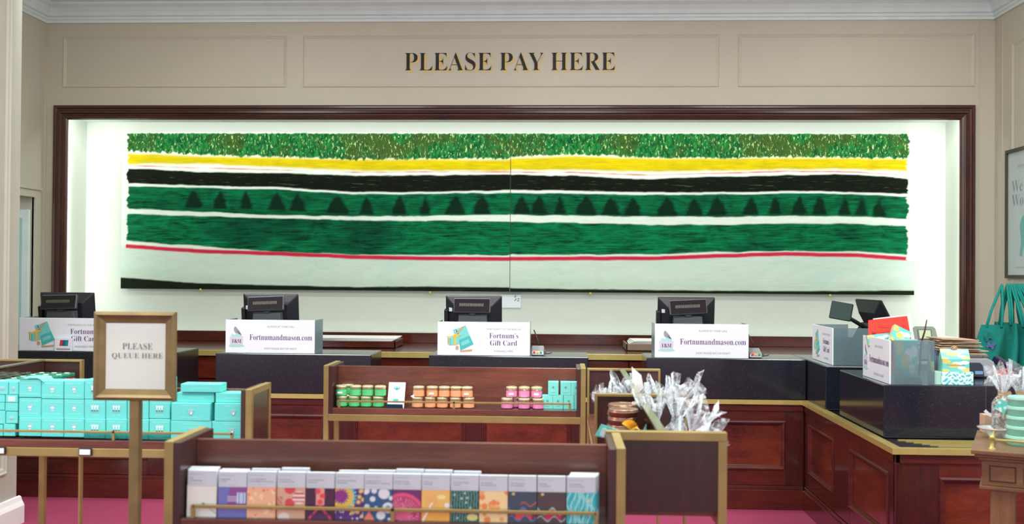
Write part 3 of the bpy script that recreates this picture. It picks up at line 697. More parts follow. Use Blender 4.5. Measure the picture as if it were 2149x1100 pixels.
b = MB(); b.M = dm; b.box(-0.068, 0.07, -0.01, 0.02, -0.058, 0.058); cd = b.build('customer_display', M_BLACK, t, bevel=0.006)
b = MB(); b.M = dm; b.box(-0.063, 0.063, -0.012, -0.0102, -0.053, 0.053); b.build('display_window', mat('green_black_glass', (14,48,40), 0.12, coat=0.4), cd)
b = MB(); q = at(1780, 666, 6.83); b.tube([q, q+Vector((0.06, 0.05, -0.03)), P5+Vector((0.0, -0.03, 0.2))], 0.014); b.build('display_arm', M_BLACK, t)

# card readers and small things on the tills
def reader(px, py, label):
    p = atz(px, py, GZ+0.001); p.y = 7.14; p.x = at(px, py, 7.14).x; t = thing('card_reader', (p.x, p.y, GZ), label, 'card reader', 'card readers')
    b = MB(); b.M = Matrix.Translation((p.x, p.y+0.06, GZ+0.001))
    b.prismx([(-0.07, 0), (0.07, 0.0), (0.07, 0.05), (0.035, 0.062), (-0.06, 0.03)], -0.045, 0.045); b.build('body', M_SILV, t, bevel=0.010, seg=3)
    b = MB(); b.M = Matrix.Translation((p.x, p.y+0.06, GZ+0.001))
    for i, mm in enumerate((0, 1, 2)): b.box(-0.032+i*0.023, -0.014+i*0.023, -0.0725, -0.069, 0.018, 0.030, mm)
    b.build('keys', [M_RED, M_YEL, mat('green_key', (60,170,130), 0.5)], t)
    b = MB(); b.M = Matrix.Translation((p.x, p.y+0.06, GZ+0.001)); b.box(0.045, 0.058, -0.05, 0.03, 0.006, 0.035); b.tube([(0.058, -0.02, 0.012), (0.085, -0.01, 0.014), (0.10, 0.0, 0.02)], 0.006); b.build('side_grip', M_DGREY, t, bevel=0.004)
    b = MB(); b.tube([(p.x+0.01, p.y+0.1, GZ+0.05), (p.x-0.0, p.y+0.12, GZ+0.10), (p.x-0.03, p.y+0.16, GZ+0.17)], 0.004); b.build('cable', M_BLACK, t)
reader(1128, 748, 'grey card reader with coloured keys beside the middle gift card board')
reader(1586, 752, 'grey card reader with coloured keys beside the counter corner board')
# payment logo card leaning on the first board
x0, x1, z0, z1 = px_box(115, 710, 151, 735, SY-0.02)
t = thing('payment_card_sign', ((x0+x1)/2, SY-0.02, GZ), 'tiny white payment sticker card with red, blue and teal mark, on the left till', 'sign')
MB().box(x0, x1, SY-0.02, SY-0.012, GZ+0.001, z1).build('card', M_WHITE, t)
b = MB(); w_ = x1-x0; h_ = z1-GZ
for i, mm in enumerate((0, 1, 2)): b.prism([(x0+w_*(0.28+0.15*i), GZ+h_*0.42), (x0+w_*(0.46+0.15*i), GZ+h_*0.42), (x0+w_*(0.50+0.15*i), GZ+h_*0.86), (x0+w_*(0.32+0.15*i), GZ+h_*0.86)], SY-0.0215-0.0003*i, SY-0.02, mm)
b.build('logo_mark', [mat('logo_red', (208,52,70), 0.5), mat('logo_blue', (52,84,150), 0.5), mat('logo_teal', (20,140,140), 0.5)], t)
MB().box(x0+w_*0.1, x1-w_*0.1, SY-0.0212, SY-0.02, GZ+h_*0.1, GZ+h_*0.22).build('caption_strip', M_GREY, t)
# paper trays on the back counter
def tray(px0, px1, label, m):
    Y = 9.2; a, b_ = at(px0, 715, Y).x, at(px1, 715, Y).x; t = thing('paper_tray', ((a+b_)/2, Y, BZ), label, 'paper tray')
    b = MB(); b.box(a, b_, Y, Y+0.45, BZ+0.002, BZ+0.012).box(a, b_, Y, Y+0.015, BZ+0.002, BZ+0.065).box(a, b_, Y+0.435, Y+0.45, BZ+0.002, BZ+0.05).box(a, a+0.015, Y, Y+0.45, BZ+0.002, BZ+0.065).box(b_-0.015, b_, Y, Y+0.45, BZ+0.002, BZ+0.065)
    b.build('tray_body', m, t, bevel=0.003)
    k = MB()
    for i in range(4):
        k.M = Matrix.Translation(((a+b_)/2+0.01*i, Y+0.225, BZ+0.062+0.008*i)) @ Matrix.Rotation(0.02*i-0.03, 4, 'Z'); k.box((a-b_)/2+0.03, (b_-a)/2-0.03, -0.20, 0.19, 0, 0.005)
    k.build('paper_stack', M_PAPER, t)
tray(640, 830, 'dark wooden tray of white wrapping paper on the back counter, left', M_MAH)
tray(1314, 1480, 'pale tray of white paper on the back counter, behind the corner board', mat('tray_taupe', (130,112,92), 0.5))

# ------------------------------------------------------------------ double sided display shelves of the queue line
DT, DS, DD = 1.17, 0.977, 0.25
def bay(M, L, label, sides=(1,1), rail=True, posts=None):
    """shelf bay: local x along the length, y from front (0) to back (DD); wood box on a brass frame"""
    loc = M @ Vector((L/2, DD/2, 0)); t = thing('display_stand', loc, label, 'display stand', 'display stands of the queue line')
    def B(): b = MB(); b.M = M; return b
    w_, k = 0.023, 0.018
    for x, on in ((0, sides[0]), (L, sides[1])):
        if not on: continue
        sx = 1 if x == 0 else -1; b = B()
        b.box(x, x+sx*w_, 0, w_, 0, DT).box(x, x+sx*w_, DD-w_, DD, 0, DT).box(x, x+sx*w_, w_, DD-w_, DT-0.024, DT).box(x, x+sx*w_, w_, DD-w_, 0.05, 0.073)
        b.build('brass_end_frame', M_BRASS, t, bevel=0.0015)
        B().box(x+sx*w_, x+sx*(w_+k), 0.002, DD-0.002, DS-0.045, DT-0.003).build('side_panel', M_DISPV, t, bevel=0.0015)
        B().box(x+sx*0.004, x+sx*(w_-0.004), w_, DD-w_, DS-0.045, DT-0.024).build('side_infill', M_DISPV, t)
    a = (w_+k) if sides[0] else 0; c_ = L-((w_+k) if sides[1] else 0)
    B().box(a, c_, DD/2-0.009, DD/2+0.009, DS-0.01, DT-0.012).build('centre_panel', M_DISP, t, bevel=0.0015)
    B().box(a, c_, 0.004, DD-0.004, DS-0.028, DS-0.001).build('shelf', M_DISP, t, bevel=0.0015)
    B().box(a, c_, 0.012, DD/2-0.012, DS-0.001, DS+0.0005).build('shelf_glass', mat('shelf_gloss', (70,44,42), 0.06, coat=1.0), t)
    b = B(); b.box(w_ if sides[0] else 0, L-(w_ if sides[1] else 0), 0.0, 0.02, DS-0.060, DS-0.029).box(0, L, DD-0.02, DD, DS-0.060, DS-0.029)
    b.build('brass_beam', M_BRASS, t, bevel=0.0015)
    if rail:
        b = B(); r0, r1 = a+0.03, c_-0.03
        b.box(r0, r1, 0.006, 0.014, DS+0.026, DS+0.034)
        for x in (posts or (r0, (r0+r1)/2, r1)): b.box(x-0.005, x+0.005, 0.006, 0.014, DS, DS+0.034)
        b.build('guard_rail', M_BRASS, t, bevel=0.001)
    return t
bay(RZ(0, (-0.987, 2.53, 0)), 1.153, 'nearest brass and walnut display stand, holding the chocolate bars')
bay(RZ(0, (-1.072, 4.634, 0)), 1.195, 'middle brass and walnut display stand, holding the small jars')
bay(RZ(0, (-2.75, 3.66, 0)), 1.642, 'left brass and walnut display stand, holding the turquoise boxes', sides=(0,1), posts=(0.35, 1.13, 1.568))
# centre spine: end panels facing the camera and a divider running back
def spine(x0, x1, ys, xd, label, centre_leg=False):
    t = thing('divider_stand', ((x0+x1)/2, (ys[0]+ys[-1])/2, 0), label, 'display stand', 'display stands of the queue line')
    for i, y in enumerate(ys):
        b = MB(); w_ = 0.024 if i == 0 else 0.010; dp = 0.03
        b.box(x0, x1, y, y+dp, DT-w_, DT).box(x1-w_, x1, y, y+dp, 0, DT-w_).box(x0, x0+w_, y, y+dp, 0, DT-w_)
        b.build('brass_end_frame', M_BRASS, t, bevel=0.0015)
        MB().box(x0+w_, x1-w_, y+0.005, y+dp-0.005, DS-0.02, DT-w_).build('end_panel', M_DISPV, t)
    for y0, y1 in zip(ys[:-1], ys[1:]):
        MB().box(xd-0.009, xd+0.009, y0+0.03, y1, DS, DT-0.006).build('divider_panel', mat('polished_divider', (66,42,38), 0.12, coat=0.8), t)
        MB().box(xd-0.012, xd+0.012, y0+0.03, y1, DT-0.006, DT+0.001).build('divider_cap', mat('cap_bronze', (150,156,128), 0.2, 0.6), t)
        MB().box(x0+0.004, x1-0.004, y0+0.03, y1, DS-0.04, DS-0.012).build('shelf', M_DISP, t)
        b = MB()
        for x in (x0, x1-0.02): b.box(x, x+0.02, y0+0.03, y1, DS-0.07, DS-0.041)
        b.build('brass_beam', M_BRASS, t)
        if centre_leg: MB().box(xd-0.013, xd+0.013, y1+0.002, y1+0.028, 0, DS-0.02).build('brass_leg', M_BRASS, t)
    return t
spine(0.129, 0.457, (2.80, 3.665, 4.635), 0.283, 'centre divider stand holding round tins and cellophane bags')
spine(-2.68, -2.262, (3.93, 4.765), -2.452, 'far left divider stand holding green and red tins', True)
# price tickets on the left display beam
for px0, px1, w_ in ((166, 193, 'under the turquoise boxes'), (-16, 12, 'at the left edge of the picture')):
    x0, x1, z0, z1 = px_box(px0, 932, px1, 948, 3.655); z1 = DS-0.027; z0 = z1-0.027
    t = thing('price_ticket', ((x0+x1)/2, 3.655, z0), 'small black framed price ticket '+w_, 'price ticket', 'price tickets on the left display')
    MB().box(x0, x1, 3.650, 3.659, z0, z1).build('ticket_frame', M_BLACK, t, bevel=0.002)
    b = MB(); b.box(x0+0.004, x1-0.004, 3.6490, 3.6502, z0+0.004, z1-0.004, 0); b.text('£15.00', x1-0.016, x1-0.006, z0+0.006, z0+0.010, 3.6485, 1); b.build('ticket_card', [M_WHITE, M_GREY], t)

# ------------------------------------------------------------------ chocolate bars
def hexc(*c): return np.array(lin(c))
def paint(U, V, base): return np.tile(hexc(*base), (len(U), 1))
def mixm(C, k, rgb):
    k = np.clip(k, 0, 1)[:,None]; return C*(1-k)+hexc(*rgb)*k
def disc(U, V, u, v, r, asp=1.15, soft=0.02): return np.clip((r-np.hypot(U-u, (V-v)*asp))/soft+0.5, 0, 1)
AS = 1.12
def p_cream(U, V):
    C = paint(U, V, (232,232,222)); C = mixm(C, (np.abs((U-0.6)*0.8-(0.42-V))<0.02)*(V<0.5)*(U>0.55)*0.7, (110,120,160)); return mixm(C, disc(U,V,0.55,0.42,0.05)*0.7, (70,84,130))
def p_party(U, V):
    C = paint(U, V, (112,116,188)); C = mixm(C, ((U>0.28+V*0.12)&(V>0.35)).astype(float), (142,78,150))
    C = mixm(C, ((V>0.52)&(V<0.75)&(np.abs(U-0.5)<0.16)&(np.sin(V*95)>0)).astype(float), (220,226,240)); C = mixm(C, ((V>0.46)&(V<0.82)&(U>0.68)&(np.sin(U*75)>0)).astype(float), (222,230,244))
    return mixm(C, ((V>0.46)&(V<0.82)&(U>0.68)&(np.sin(U*75)<=0)).astype(float), (84,126,196))
def dots(base, spots, seed, n, rmin, rmax):
    def f(U, V):
        C = paint(U, V, base); r = random.Random(seed)
        for i in range(n): C = mixm(C, disc(U, V, r.random(), r.random(), r.uniform(rmin, rmax), AS), spots[i % len(spots)])
        return C
    return f
def p_hearts(U, V):
    C = paint(U, V, (216,172,142)); C = mixm(C, disc(U,V,.45,.97,.2), (214,72,84)); C = mixm(C, disc(U,V,.45,.5,.18), (214,72,84)); C = mixm(C, disc(U,V,.25,.02,.2), (230,216,206))
    k = disc(U,V,.78,.68,.24); C = mixm(C, k, (236,226,222)); C = mixm(C, k*(np.sin(V*48)>0), (214,72,84))
    return mixm(C, ((U<0.2)&(V>0.38)&(V<0.72)&(np.sin((U+V)*80)>0)).astype(float), (190,60,76))
def p_noir(U, V):
    C = paint(U, V, (66,28,62)); C = mixm(C, (np.sin(np.arctan2(V-.2,U-.5)*40)>.6)*0.35, (110,40,86)); C = mixm(C, ((np.abs(U-.5)<.15)&(V>.45)).astype(float), (238,160,140))
    C = mixm(C, disc(U,V,.42,.9,.1)+disc(U,V,.58,.75,.1)+disc(U,V,.5,.55,.1), (228,76,88)); C = mixm(C, (np.abs(np.abs(U-.5)-(.42-V)*.9)<.05)*(V<.45), (222,72,96))
    return mixm(C, (V<.16)*(np.abs(U-.5)<.3)*.8, (92,34,90))
def p_sun(U, V):
    C = paint(U, V, (88,46,124)); a = np.arctan2((V-.75)*AS, U-.2); d = np.hypot(U-.2, (V-.75)*AS)
    C = mixm(C, (d<.52+.05*np.sin(a*26)), (96,200,206)); C = mixm(C, (d<.44), (228,190,80)); C = mixm(C, (d<.26+.05*np.sin(a*16)), (140,44,134)); r = random.Random(5)
    for i in range(9): C = mixm(C, disc(U,V,r.uniform(.6,1),r.uniform(0,1),.07), (230,200,110))
    for i in range(12): C = mixm(C, disc(U,V,r.random(),r.uniform(0,.25),.025), (240,236,250))
    return C
def p_blot(U, V):
    C = paint(U, V, (40,88,134))
    for u, v, q in ((.05,.95,.14),(.35,.95,.1),(.7,.86,.2),(.3,.68,.1),(.85,.4,.2),(.1,.42,.1),(.42,.4,.06),(.6,.15,.16),(.95,.72,.08),(.9,.03,.06)): C = mixm(C, disc(U,V,u,v,q), (226,230,236))
    C = mixm(C, disc(U,V,.85,.42,.08), (150,166,190)); return mixm(C, ((V<.28)&(np.abs(U-.18)<(.28-V)*.7)), (240,130,104))
def p_rose(U, V):
    d = np.hypot(U-.35, (V-.2)*AS); a = np.arctan2((V-.2)*AS, U-.35); C = paint(U, V, (112,44,108)); C = mixm(C, d<.78, (222,84,124)); C = mixm(C, d<.66, (196,60,112)); C = mixm(C, d<.3, (226,96,138))
    return mixm(C, (np.sin(a*34)>.9)*(d<.6)*(d>.2), (240,180,200))
def p_sunset(U, V):
    C = paint(U, V, (242,192,104)); C = mixm(C, (V<.3)*0.8, (240,168,70)); C = mixm(C, (np.abs(U-.05-V*.55)<.035)*(V<.6), (250,240,220)); C = mixm(C, disc(U,V,.7,.78,.16,2.2), (250,228,160)); C = mixm(C, disc(U,V,.9,.52,.09), (246,236,240))
    return mixm(C, (np.sin(np.arctan2(V-.62,U-.36)*14)>.85)*(np.hypot(U-.36,V-.62)<.25), (244,140,110))
def p_reeds(U, V):
    C = paint(U, V, (30,44,56)); C = mixm(C, (np.sin(U*62+np.sin(V*14)*.8)>.15)*.9, (92,162,146)); r = random.Random(9)
    for i in range(12): C = mixm(C, disc(U,V,r.random(),r.random(),.035), (200,226,216))
    C = mixm(C, disc(U,V,.78,.14,.2,1.8), (226,216,140)); return C
def p_maple(U, V):
    C = dots((246,216,160), ((240,140,74),(244,170,100)), 11, 15, .06, .14)(U, V); return C
def wave(base, l1, l2, fill):
    def f(U, V):
        C = paint(U, V, base); h = .38+.10*np.sin(U*11+2); h2 = .6+.06*np.sin(U*14); C = mixm(C, (V<h), (118,52,62)); C = mixm(C, (V<h)*(np.abs(U-.55)<.28), fill)
        C = mixm(C, (np.abs(V-h)<.03), l1); C = mixm(C, (np.abs(V-h2)<.02)*(U>.45), l2); C = mixm(C, (V<.14+.08*np.sin(U*13)), base); C = mixm(C, (np.abs(V-.14-.08*np.sin(U*13))<.02), l1)
        return mixm(C, disc(U,V,.18,.93,.05), (226,206,120))
    return f
def p_coral(U, V):
    C = paint(U, V, (40,178,186))
    for k in range(7):
        c0 = .08+k*.14; C = mixm(C, (np.abs(U-c0-.08*np.sin(V*7+k))<.022), (172,230,230)); C = mixm(C, (np.abs(U-c0-.05-(V*.4-.1*k%0.3)*.5)<.014)*.8, (150,222,224))
    return mixm(C, disc(U,V,.75,.75,.05)+disc(U,V,.68,.4,.05), (216,220,130))
BARS = [('cream wrapper with a faint blue sketch', p_cream, 'THE', 'CLIMBMAKER'), ('blue and purple party wrapper', p_party, 'PARADISE', 'FOUND'),
 ('peach wrapper with pale dots', dots((242,184,150), ((248,214,160),(240,136,96),(250,222,180)), 3, 34, .02, .07), 'THE SWEETNESS', 'OF BUBBLES THE KISS'), ('tan wrapper with red hearts and stripes', p_hearts, 'HEARTS OUT', 'IN PINK ROSE'),
 ('dark plum wrapper with pink figure', p_noir, 'A BITTERSWEET', 'ROMANCE'), ('purple wrapper with yellow sunburst', p_sun, 'FOREVER CHASING', 'SUNSHINE'), ('dark blue wrapper with white blots', p_blot, 'OVERNIGHT BY', 'BITTERSWEET WEATHER'),
 ('pink rose wrapper', p_rose, 'ROSE IS THE', 'VIOLET CREAM'), ('golden orange wrapper', p_sunset, 'THIS IS', 'THE ONE'), ('dark wrapper with green reeds', p_reeds, 'LOST NATURE’S', 'GARDEN'), ('cream wrapper with orange leaves', p_maple, 'AN ORANGE', 'IN MARMALADE'),
 ('slate wrapper with red and blue waves', wave((62,74,90), (70,120,190), (200,90,84), (222,74,72)), 'THE MIDNIGHT', 'TO DARKNESS'), ('brown wrapper with red and mint waves', wave((76,62,68), (150,196,186), (120,54,56), (202,44,92)), 'BEYOND', 'THE DEPTH'), ('turquoise wrapper with pale branches', p_coral, 'THE FOREST', 'THAT FLOATED')]
BX = [(395.6,457.4),(460.4,520),(520.7,581),(584,642.8),(644,704),(705,765.3),(765.7,825.3),(826,885),(885.8,945.3),(946.8,1005.5),(1006.4,1066),(1066.8,1126.6),(1127.9,1187.7),(1189,1250.7)]
M_WRAP = vcol('printed_wrapper', 0.32, coat=0.3)
M_BARW = mat('bar_carton_white', (204,212,218), 0.4)
YB = 2.565
for i, ((desc, fn, l1, l2), (a, b)) in enumerate(zip(BARS, BX)):
    x0, x1 = at(a, 1030, YB).x, at(b, 1030, YB).x; W = x1-x0-0.0008; H = 0.1155 if i not in (1,) else 0.114; hb = H*0.655
    t = thing('chocolate_bar', (0, 0, 0), '%s chocolate bar in %s, in the front row' % (ORD[i], desc), 'chocolate bar', 'chocolate bars on the nearest stand')
    grid_panel('wrapper', t, -W/2, W/2, 0, hb, -0.0005, 44, 44, fn, M_WRAP, thick=0.0115, mats2=None)
    b_ = MB(); b_.box(-W/2, W/2, 0.0, 0.0115, hb, H, 0)
    ctp = b_.build('carton_top', [M_BARW], t, bevel=0.0012)
    b_ = MB(); y = -0.0004
    b_.text('FORTNUM & MASON', -W*0.44, W*0.06, H*0.905, H*0.93, y, 0).text(l1, -W*0.44, -W*0.44+W*0.045*len(l1), H*0.815, H*0.845, y, 1).text(l2, -W*0.44, -W*0.44+W*0.045*len(l2), H*0.765, H*0.795, y, 1)
    b_.text('MILK CHOCOLATE WITH', -W*0.44, W*0.1+W*0.02*(i%4), H*0.70, H*0.72, y, 0)
    b_.build('lettering', [mat('pale_print', (172,176,184), 0.6), mat('mid_print', (124,128,138), 0.6)], ctp)
    lean = 0.07
    t.rotation_euler = (lean*-0.6, 0, 0); t.location = ((x0+x1)/2, YB-0.012, DS+0.001)
    BY_ = YB-0.012
    back = {2:(0.004,1), 3:(0.009,1), 5:(0.003,1), 6:(0.006,1), 7:(0.011,1), 8:(0.010,1), 9:(0.007,1), 0:(-0.004,3), 13:(-0.003,3), 1:(-0.004,2)}
    if i in back:
        rise, cnt = back[i]
        for k in range(cnt):
            dx = {0:-0.006-0.002*k, 13:0.006+0.002*k, 1:-0.004}.get(i, 0.004)
            r = dup(t, (t.location.x+dx, BY_+0.0155*(k+1), DS+0.001+(0 if rise < 0 else rise)), '%s chocolate bar in %s, %s' % (ORD[i], desc, 'behind the front one' if cnt == 1 else '%s one behind' % ['first','second','third'][k]))
            if rise > 0:
                r.rotation_euler = (-lean*1.2, 0, 0); r.location.z = DS+0.0015; r.scale = (1, 1, 1+rise*6)

# ------------------------------------------------------------------ jars, leaflet and small boxes on the middle stand
def jar_proto(nm, rgb, label):
    t = thing('preserve_jar', (0,0,0), label, 'jar', 'small jars on the middle stand')
    b = MB(); b.lathe([(0.0225,0),(0.0255,0.003),(0.0258,0.030),(0.0245,0.034)], seg=20); b.build('glass_body', mat('jar_'+nm, tuple(int(v*0.8) for v in rgb), 0.25, coat=0.6), t)
    b = MB(); b.lathe([(0.0262,0.004),(0.0262,0.029)], seg=20, caps=False); b.build('paper_label', mat('label_'+nm, rgb, 0.5, vary=(120, 0.12)), t)
    b = MB(); b.lathe([(0.0242,0.034),(0.0258,0.0345),(0.0262,0.0445),(0.0250,0.0475),(0.0225,0.0480),(0.0215,0.0470)], seg=24); b.build('lid', mat('jar_lid_gold', (216,210,166), 0.2, 0.5), t)
    return t
JY = 4.69
JARS = {'green': ((92,206,128), [746.5, 771.6, 798], [717.6, 743.7, 768.8, 794.3], [(717, JY), (724, JY+0.055)]),
        'orange': ((244,172,124), [878.7, 907, 932.5, 956.8, 980], [876.4, 903.4, 928.5, 956, 983.4], []),
        'pink': ((232,136,186), [1073, 1099.6, 1126], [1064, 1100, 1129.7], [])}
def shelf_x(px): return at(px, 845, JY).x
JH = 0.0488
for nm, (rgb, upper, lower, extra) in JARS.items():
    proto = None
    def put(x, y, z, label, tag_=False):
        global proto
        if proto is None: proto = jar_proto(nm, rgb, label); proto.location = (x, y, z); r = proto
        else: r = dup(proto, (x, y, z), label, rotz=random.uniform(0, 6))
        return r
    proto = None
    for k, px in enumerate(lower): put(shelf_x(px), JY, DS+0.001, '%s %s jar in the lower row of the middle stand' % (ORD[k], nm))
    if nm == 'green':
        put(shelf_x(716.5), JY-0.002, DS+0.001+JH, 'leftmost green jar of the upper row, with a white price sticker')
        put(shelf_x(724), JY+0.055, DS+0.001, 'green jar in the lower back corner of the middle stand'); put(shelf_x(724), JY+0.055, DS+0.001+JH, 'green jar peeping out behind the leftmost upper green jar')
    if nm == 'pink':
        put(shelf_x(1079), JY+0.05, DS+0.001, 'pink jar standing behind the leftmost lower pink jar'); put(shelf_x(1121), JY+0.05, DS+0.001, 'pink jar standing behind the rightmost lower pink jar')
    for k, px in enumerate(upper):
        yy = JY if nm != 'pink' else JY+0.028; 
        put(shelf_x(px), yy, DS+0.001+JH, '%s %s jar in the upper row of the middle stand' % (ORD[k+(1 if nm == 'green' else 0)], nm))
# price stickers on some jars (parts of those jars)
def sticker(px, up, dy=0.0, rot=0.0):
    x = shelf_x(px); best = min((o for o in bpy.data.objects if o.name.startswith('preserve_jar') and abs(o.location.z-(DS+0.001+JH*up)) < 0.01 and o.location.y < JY+0.04), key=lambda o: abs(o.location.x-x))
    b = MB(); b.box(-0.012, 0.010, -0.0275, -0.0266, 0.012, 0.021); o = b.build('price_sticker', M_WHITE, None); o.parent = best
    best.rotation_euler = (0, 0, rot)
for px in (716.5, 907, 980, 1073, 1126): sticker(px, 1)
# leaflet in its holder
x0, x1, z0, z1 = px_box(813, 805, 848, 857, 4.67)
t = thing('leaflet', ((x0+x1)/2, 4.67, DS), 'white leaflet with turquoise motifs and navy foot between green and orange jars', 'leaflet')
b = MB(); b.prismx([(4.665, DS+0.001), (4.715, z1), (4.718, z1), (4.668, DS+0.001)], x0, x1); b.build('leaflet_card', M_WHITE, t)
b = MB(); b.box(x0-0.004, x1-0.004, 4.652, 4.664, DS+0.001, DS+0.017); b.build('holder_foot', mat('navy_card', (12,70,104), 0.4), t)
b = MB(); b.M = Matrix.Translation(((x0+x1)/2, 4.6640, DS)) @ Matrix.Rotation(-0.41, 4, 'X')
y = -0.001
b.box(-0.004, 0.004, y, 0, 0.085, 0.100).box(-0.012, 0.012, y, 0, 0.090, 0.094).box(-0.002, 0.002, y, 0, 0.104, 0.107).ell(-0.012, 0.097, 0.003, 0.003, y, 0).ell(0.012, 0.097, 0.003, 0.003, y, 0)
b.box(-0.014, 0.012, y, 0, 0.034, 0.042).box(-0.010, 0.008, y, 0, 0.026, 0.030)
b.build('motifs', mat('teal_ink', (40,176,180), 0.5), t)
t = thing('price_tag', (shelf_x(866), JY-0.01, DS+JH), 'tiny white folded tag left of the upper orange jars', 'tag')
p = at(865, 832, JY-0.02); b = MB(); b.prism([(p.x-0.008, p.z), (p.x+0.008, p.z+0.010), (p.x+0.010, p.z-0.010)], JY-0.02, JY-0.018); b.build('tag_card', M_WHITE, t)
# small turquoise cartons
def small_box(label):
    t = thing('small_carton', (0,0,0), label, 'box', 'small turquoise cartons on the middle stand')
    ct = MB().box(-0.0236, 0.0236, 0, 0.045, 0, 0.062).build('carton', M_TEAL, t, bevel=0.0012)
    b = MB(); b.ell(0, 0.038, 0.0055, 0.0055, -0.0008, 0, 0); b.ell(0, 0.038, 0.0032, 0.0032, -0.0012, 0, 1); b.box(-0.010, 0.010, -0.0008, 0, 0.017, 0.0185, 2).box(-0.007, 0.007, -0.0008, 0, 0.013, 0.0142, 2)
    b.build('printed_crest', [mat('crest_tan', (150,170,140), 0.5), M_TEALD, mat('teal_pale_print', (156,228,220), 0.5)], ct)
    return t
sb = None
for k, (px, up) in enumerate([(1149,0),(1171,0),(1193.6,0),(1216,0),(1161,1),(1187,1),(1209,1)]):
    lab = '%s small turquoise carton of the %s row on the middle stand' % (ORD[k if not up else k-4], 'upper' if up else 'lower')
    loc = (shelf_x(px), JY-0.005, DS+0.001+up*0.0625)
    if sb is None: sb = small_box(lab); sb.location = loc
    else: dup(sb, loc, lab)

# ------------------------------------------------------------------ turquoise boxes on the left stand
LY = 3.69
def tbox(kind, W, H, D, label):
    t = thing('gift_box', (0,0,0), label, 'box', 'turquoise boxes on the left stand')
    ct = MB().box(-W/2, W/2, 0, D, 0, H).build('carton', mat('turquoise_carton', (100,210,202), 0.42), t, bevel=0.0016)
    y = -0.0006; b = MB(); G, L_, WH = 0, 1, 2
    if kind in ('strainer', 'timer', 'wide'):
        k = W*0.39 if kind != 'wide' else W*0.22
        b.text('FORTNUM & MASON', -k, k, H*0.82, H*0.87, y, L_)
    if kind == 'strainer':
        b.prism([(-0.0125, H*0.62), (-0.007, H*0.68), (0.007, H*0.68), (0.0125, H*0.62), (0.008, H*0.585), (-0.008, H*0.585)], y, 0, G)
        b.prism([(-0.0065, H*0.58), (0.0065, H*0.58), (0.005, H*0.37), (-0.005, H*0.37)], y, 0, WH); b.prism([(-0.006, H*0.50), (0.006, H*0.50), (0.0055, H*0.42), (-0.0055, H*0.42)], y-0.0003, 0, G)
        b.text('TOP HAT TEA STRAINER', -W*0.38, W*0.38, H*0.17, H*0.22, y, L_)
    if kind == 'timer':
        b.prism([(-0.017, H*0.70), (0.017, H*0.70), (0.0145, H*0.33), (-0.0145, H*0.33)], y, 0, G)
        b.prism([(-0.0155, H*0.67), (0.0155, H*0.67), (0.0132, H*0.37), (-0.0132, H*0.37)], y-0.0003, 0, 3)
        for q in (-0.0095, 0, 0.0095):
            b.prism([(q-0.004, H*0.67), (q+0.004, H*0.67), (q+0.001, H*0.53), (q+0.0038, H*0.40), (q-0.0038, H*0.40), (q-0.001, H*0.53)], y-0.0006, 0, WH)
            b.prism([(q-0.003, H*0.44), (q+0.0, H*0.47), (q+0.003, H*0.44), (q+0.0035, H*0.40), (q-0.0035, H*0.40)], y-0.0009, 0, 4)
        b.text('TEA TIMER', -W*0.2, W*0.2, H*0.15, H*0.20, y, L_)
    if kind == 'wide':
        b.prism([(-0.016, H*0.60), (0.016, H*0.60), (0.016, H*0.57), (-0.016, H*0.57)], y, 0, G)
        b.prism([(-0.0115, H*0.63), (0.0115, H*0.63), (0.009, H*0.42), (0.004, H*0.33), (-0.004, H*0.33), (-0.009, H*0.42)], y-0.0003, 0, G); b.prism([(0.0, H*0.50), (0.006, H*0.48), (0.004, H*0.36), (-0.001, H*0.38)], y-0.0006, 0, WH)
        b.text('TRADITIONAL TEA STRAINER', -W*0.27, W*0.27, H*0.17, H*0.21, y, L_)
    if kind == 'flat': b.text('FORTNUM & MASON', -W*0.24, W*0.24, H*0.42, H*0.52, y, L_)
    if kind == 'mini':
        b.sphere((0.0, 0, H*0.45), 0.0075, G, sc=(1,0.08,1)); b.text('TEA INFUSER', -W*0.3, W*0.3, H*0.14, H*0.19, y, L_)
    if kind == 'barcode':
        b.box(-0.013, 0.013, y, 0, H*0.15, H*0.8, WH)
        for q in range(6): b.box(-0.011+q*0.004, -0.0095+q*0.004, y-0.0003, 0, H*0.22, H*0.75, G)
    if b.V: b.build('print', [mat('box_grey_print', (150,186,192), 0.5), mat('box_pale_lettering', (196,240,234), 0.5), M_WHITE, mat('turquoise_carton', (100,210,202), 0.42), M_DKGREY], ct)
    return t
PROTO = {}
def put_box(kind, px0, px1, py0, py1, label, Y=LY, D=0.07, name=None, rotz=0.0):
    W0, H0 = {'strainer': (0.081,0.0695), 'timer': (0.0765,0.0695), 'wide': (0.150,0.068), 'flat': (0.150,0.036), 'mini': (0.036,0.046), 'barcode': (0.046,0.028)}[kind]
    pc = at((px0+px1)/2, py1, Y); x0, x1 = at(px0, py1, Y).x, at(px1, py1, Y).x; zt = at((px0+px1)/2, py0, Y).z; zb = max(pc.z, DS+0.001)
    sc = ((x1-x0-0.0006)/W0, 1, (zt-zb-0.0004)/H0)
    if kind not in PROTO:
        PROTO[kind] = tbox(kind, W0, H0, D, label); t = PROTO[kind]; t.location = ((x0+x1)/2, Y, zb); t.scale = sc
    else: t = dup(PROTO[kind], ((x0+x1)/2, Y, zb), label, scale=sc)
    t.rotation_euler = (0, 0, rotz); return t
R3 = ['bottom', 'middle', 'top']
cols = [('strainer', 39.3, 85.8), ('strainer', 86.3, 133), ('strainer', 134, 176.5), ('timer', 177, 221), ('timer', 222, 266), ('timer', 267, 312), ('timer', 313, 356.5)]
